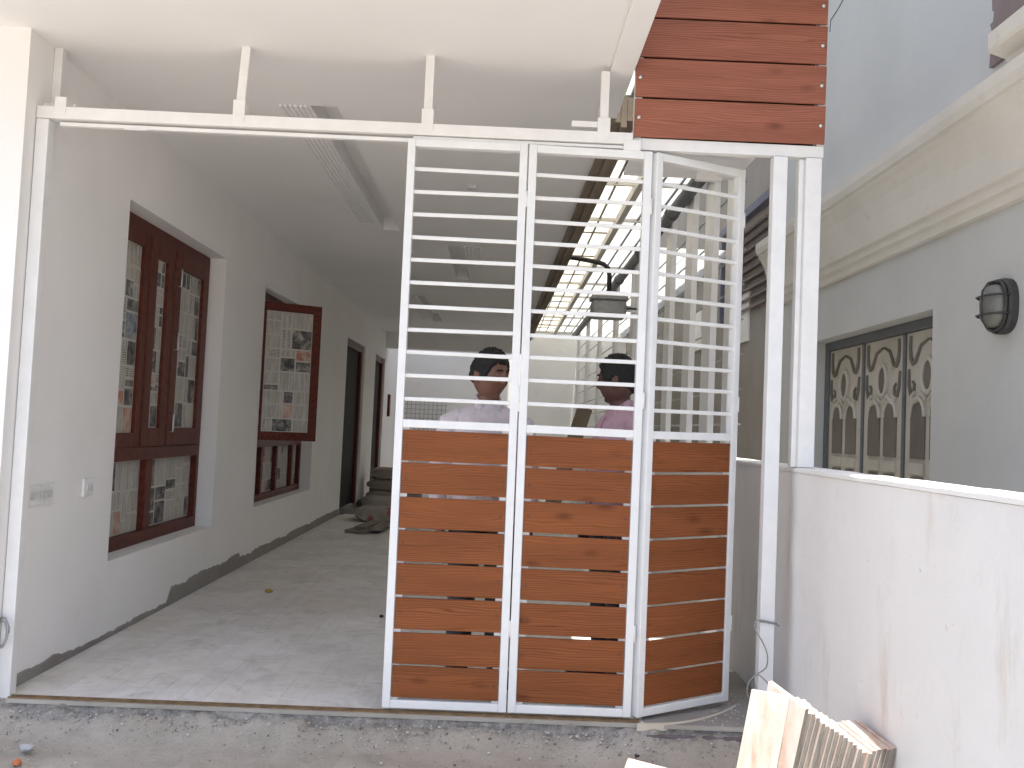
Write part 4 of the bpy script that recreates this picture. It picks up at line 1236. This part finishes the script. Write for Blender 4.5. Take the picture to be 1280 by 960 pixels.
    mp = [Hm @ (face_point((xx, -math.sqrt(max(.1, 1 - xx * xx - .235)), -.485 + .12 * xx * xx)) + Vector((0, -.0008, 0))) for xx in [-.24 + .06 * k for k in range(9)]]
    MB().tube(mp, [.0012] + [.0040] * 7 + [.0012], 6).build("mouth", MT['lip'], pr)
    hm = hair_mb(Hm, seed, low, thick, tuft)
    hm.build("hair", hairmat, pr, smooth=True)
    # --- clothes
    sh = MB()
    tr2 = [(.80, .178, .130, .0), (.96, .182, .133, -.006), (1.06, .172, .132 * build, -.012), (1.18, .176, .130 * build, -.008), (1.30, .184, .120, .004), (1.375, .184, .102, .012), (1.412, .150, .084, .018), (1.440, .082, .074, .016), (1.462, .064, .064, .010)]
    sh.loft([TR_(ring((0, c, z), a, b, tilt=(0, max(0, (z - 1.40) / .062) * .40))) for z, a, b, c in tr2])
    for sg in (-1, 1):
        arm = [((sg * .140, .012, 1.362), .058), ((sg * .198, .016, 1.335), .062), ((sg * .228, .02, 1.22), .060), ((sg * .242, .022, 1.08), .055), ((sg * .247, .0, .96), .048), ((sg * .246, -.033, .865), .040)]
        sh.tube([T(p) for p, r_ in arm], [r_ * s for p, r_ in arm], 16)
    so_ = remesh_obj(sh, "shirt", shirt, .008, pr, 3)
    # collar: two folded wings and a placket
    cm = MB()
    for sg in (-1, 1):
        pts = []
        for k in range(9):
            a = math.pi / 2 - k / 8 * (math.pi - .25)         # back of neck to the front opening
            ca, sa = math.cos(a), math.sin(a)
            drop = max(0, (k - 4) / 4)
            pi_ = (sg * (.062 * ca), .012 + .062 * sa - .004 * drop, 1.492 - .070 * drop)
            po_ = (sg * (.078 * ca + .012 * drop), .012 + .078 * sa - .016 * drop, 1.452 - .075 * drop - (.03 if k == 8 else 0))
            pts.append((pi_, po_))
        for k in range(8):
            a, b = pts[k]; c, d = pts[k + 1]
            off = Vector((0, 0, 0))
            cm.add([T(a), T(c), T(d), T(b)], [(0, 1, 2, 3)])
    co = cm.build("collar", shirt, so_, smooth=True)
    so2 = co.modifiers.new("thick", 'SOLIDIFY'); so2.thickness = .006; so2.offset = 0
    pk = MB(); zs = [1.40, 1.30, 1.18, 1.06, .94]; yo = [-.078, -.114, -.138, -.144, -.141]
    pk.add([T((-.014, b - .006, a)) for a, b in zip(zs, yo)] + [T((.014, b - .006, a)) for a, b in zip(zs, yo)], [(k, k + 1, 5 + k + 1, 5 + k) for k in range(4)])
    po = pk.build("placket", shirt, so_); sm = po.modifiers.new("thick", 'SOLIDIFY'); sm.thickness = .006
    tz = MB()
    tz.loft([TR_(ring((0, 0, z), a, b)) for z, a, b in ((.80, .168, .122), (.90, .172, .124), (.98, .168, .122), (1.0, .160, .118))])
    for sg in (-1, 1):
        leg = [((sg * .086, 0, .88), .095), ((sg * .094, -.003, .72), .090), ((sg * .099, -.004, .48), .074), ((sg * .102, .008, .25), .068), ((sg * .105, .008, .07), .066)]
        tz.tube([T(p) for p, r_ in leg], [r_ * s for p, r_ in leg], 16)
    remesh_obj(tz, "trousers", MT['trouser'], .011, pr, 2)
    for sg in (-1, 1):
        ft = [((sg * .106, .06, .045), .043), ((sg * .112, -.03, .046), .046), ((sg * .123, -.125, .034), .043), ((sg * .130, -.185, .026), .026)]
        MB().tube([T(p) for p, r_ in ft], [r_ * s for p, r_ in ft], 14).build("shoe", MT['black'], pr, smooth=True)
    return pr
MT['trouser'] = mat_cloth("dark_trousers", (.06, .06, .07))
person(.012, .55, 1.572, R(12), R(36), R(7), "man in a pale lilac open collared shirt, smiling behind the left gate leaf", mat_skin("brown_skin", (.20, .095, .062)), mat_cloth("pale_lilac_shirt", (.68, .60, .63)), MT['hair2'], -.44, .014, .008, .17, 2.0, 1.1)
person(.652, .56, 1.575, R(-72), R(-42), R(6), "man in a pink shirt seen in profile behind the middle gate leaf", mat_skin("dark_brown_skin", (.115, .055, .042)), mat_cloth("pink_shirt", (.58, .36, .42)), MT['hair'], -.56, .014, .003, .18, 5.0, 1.15)
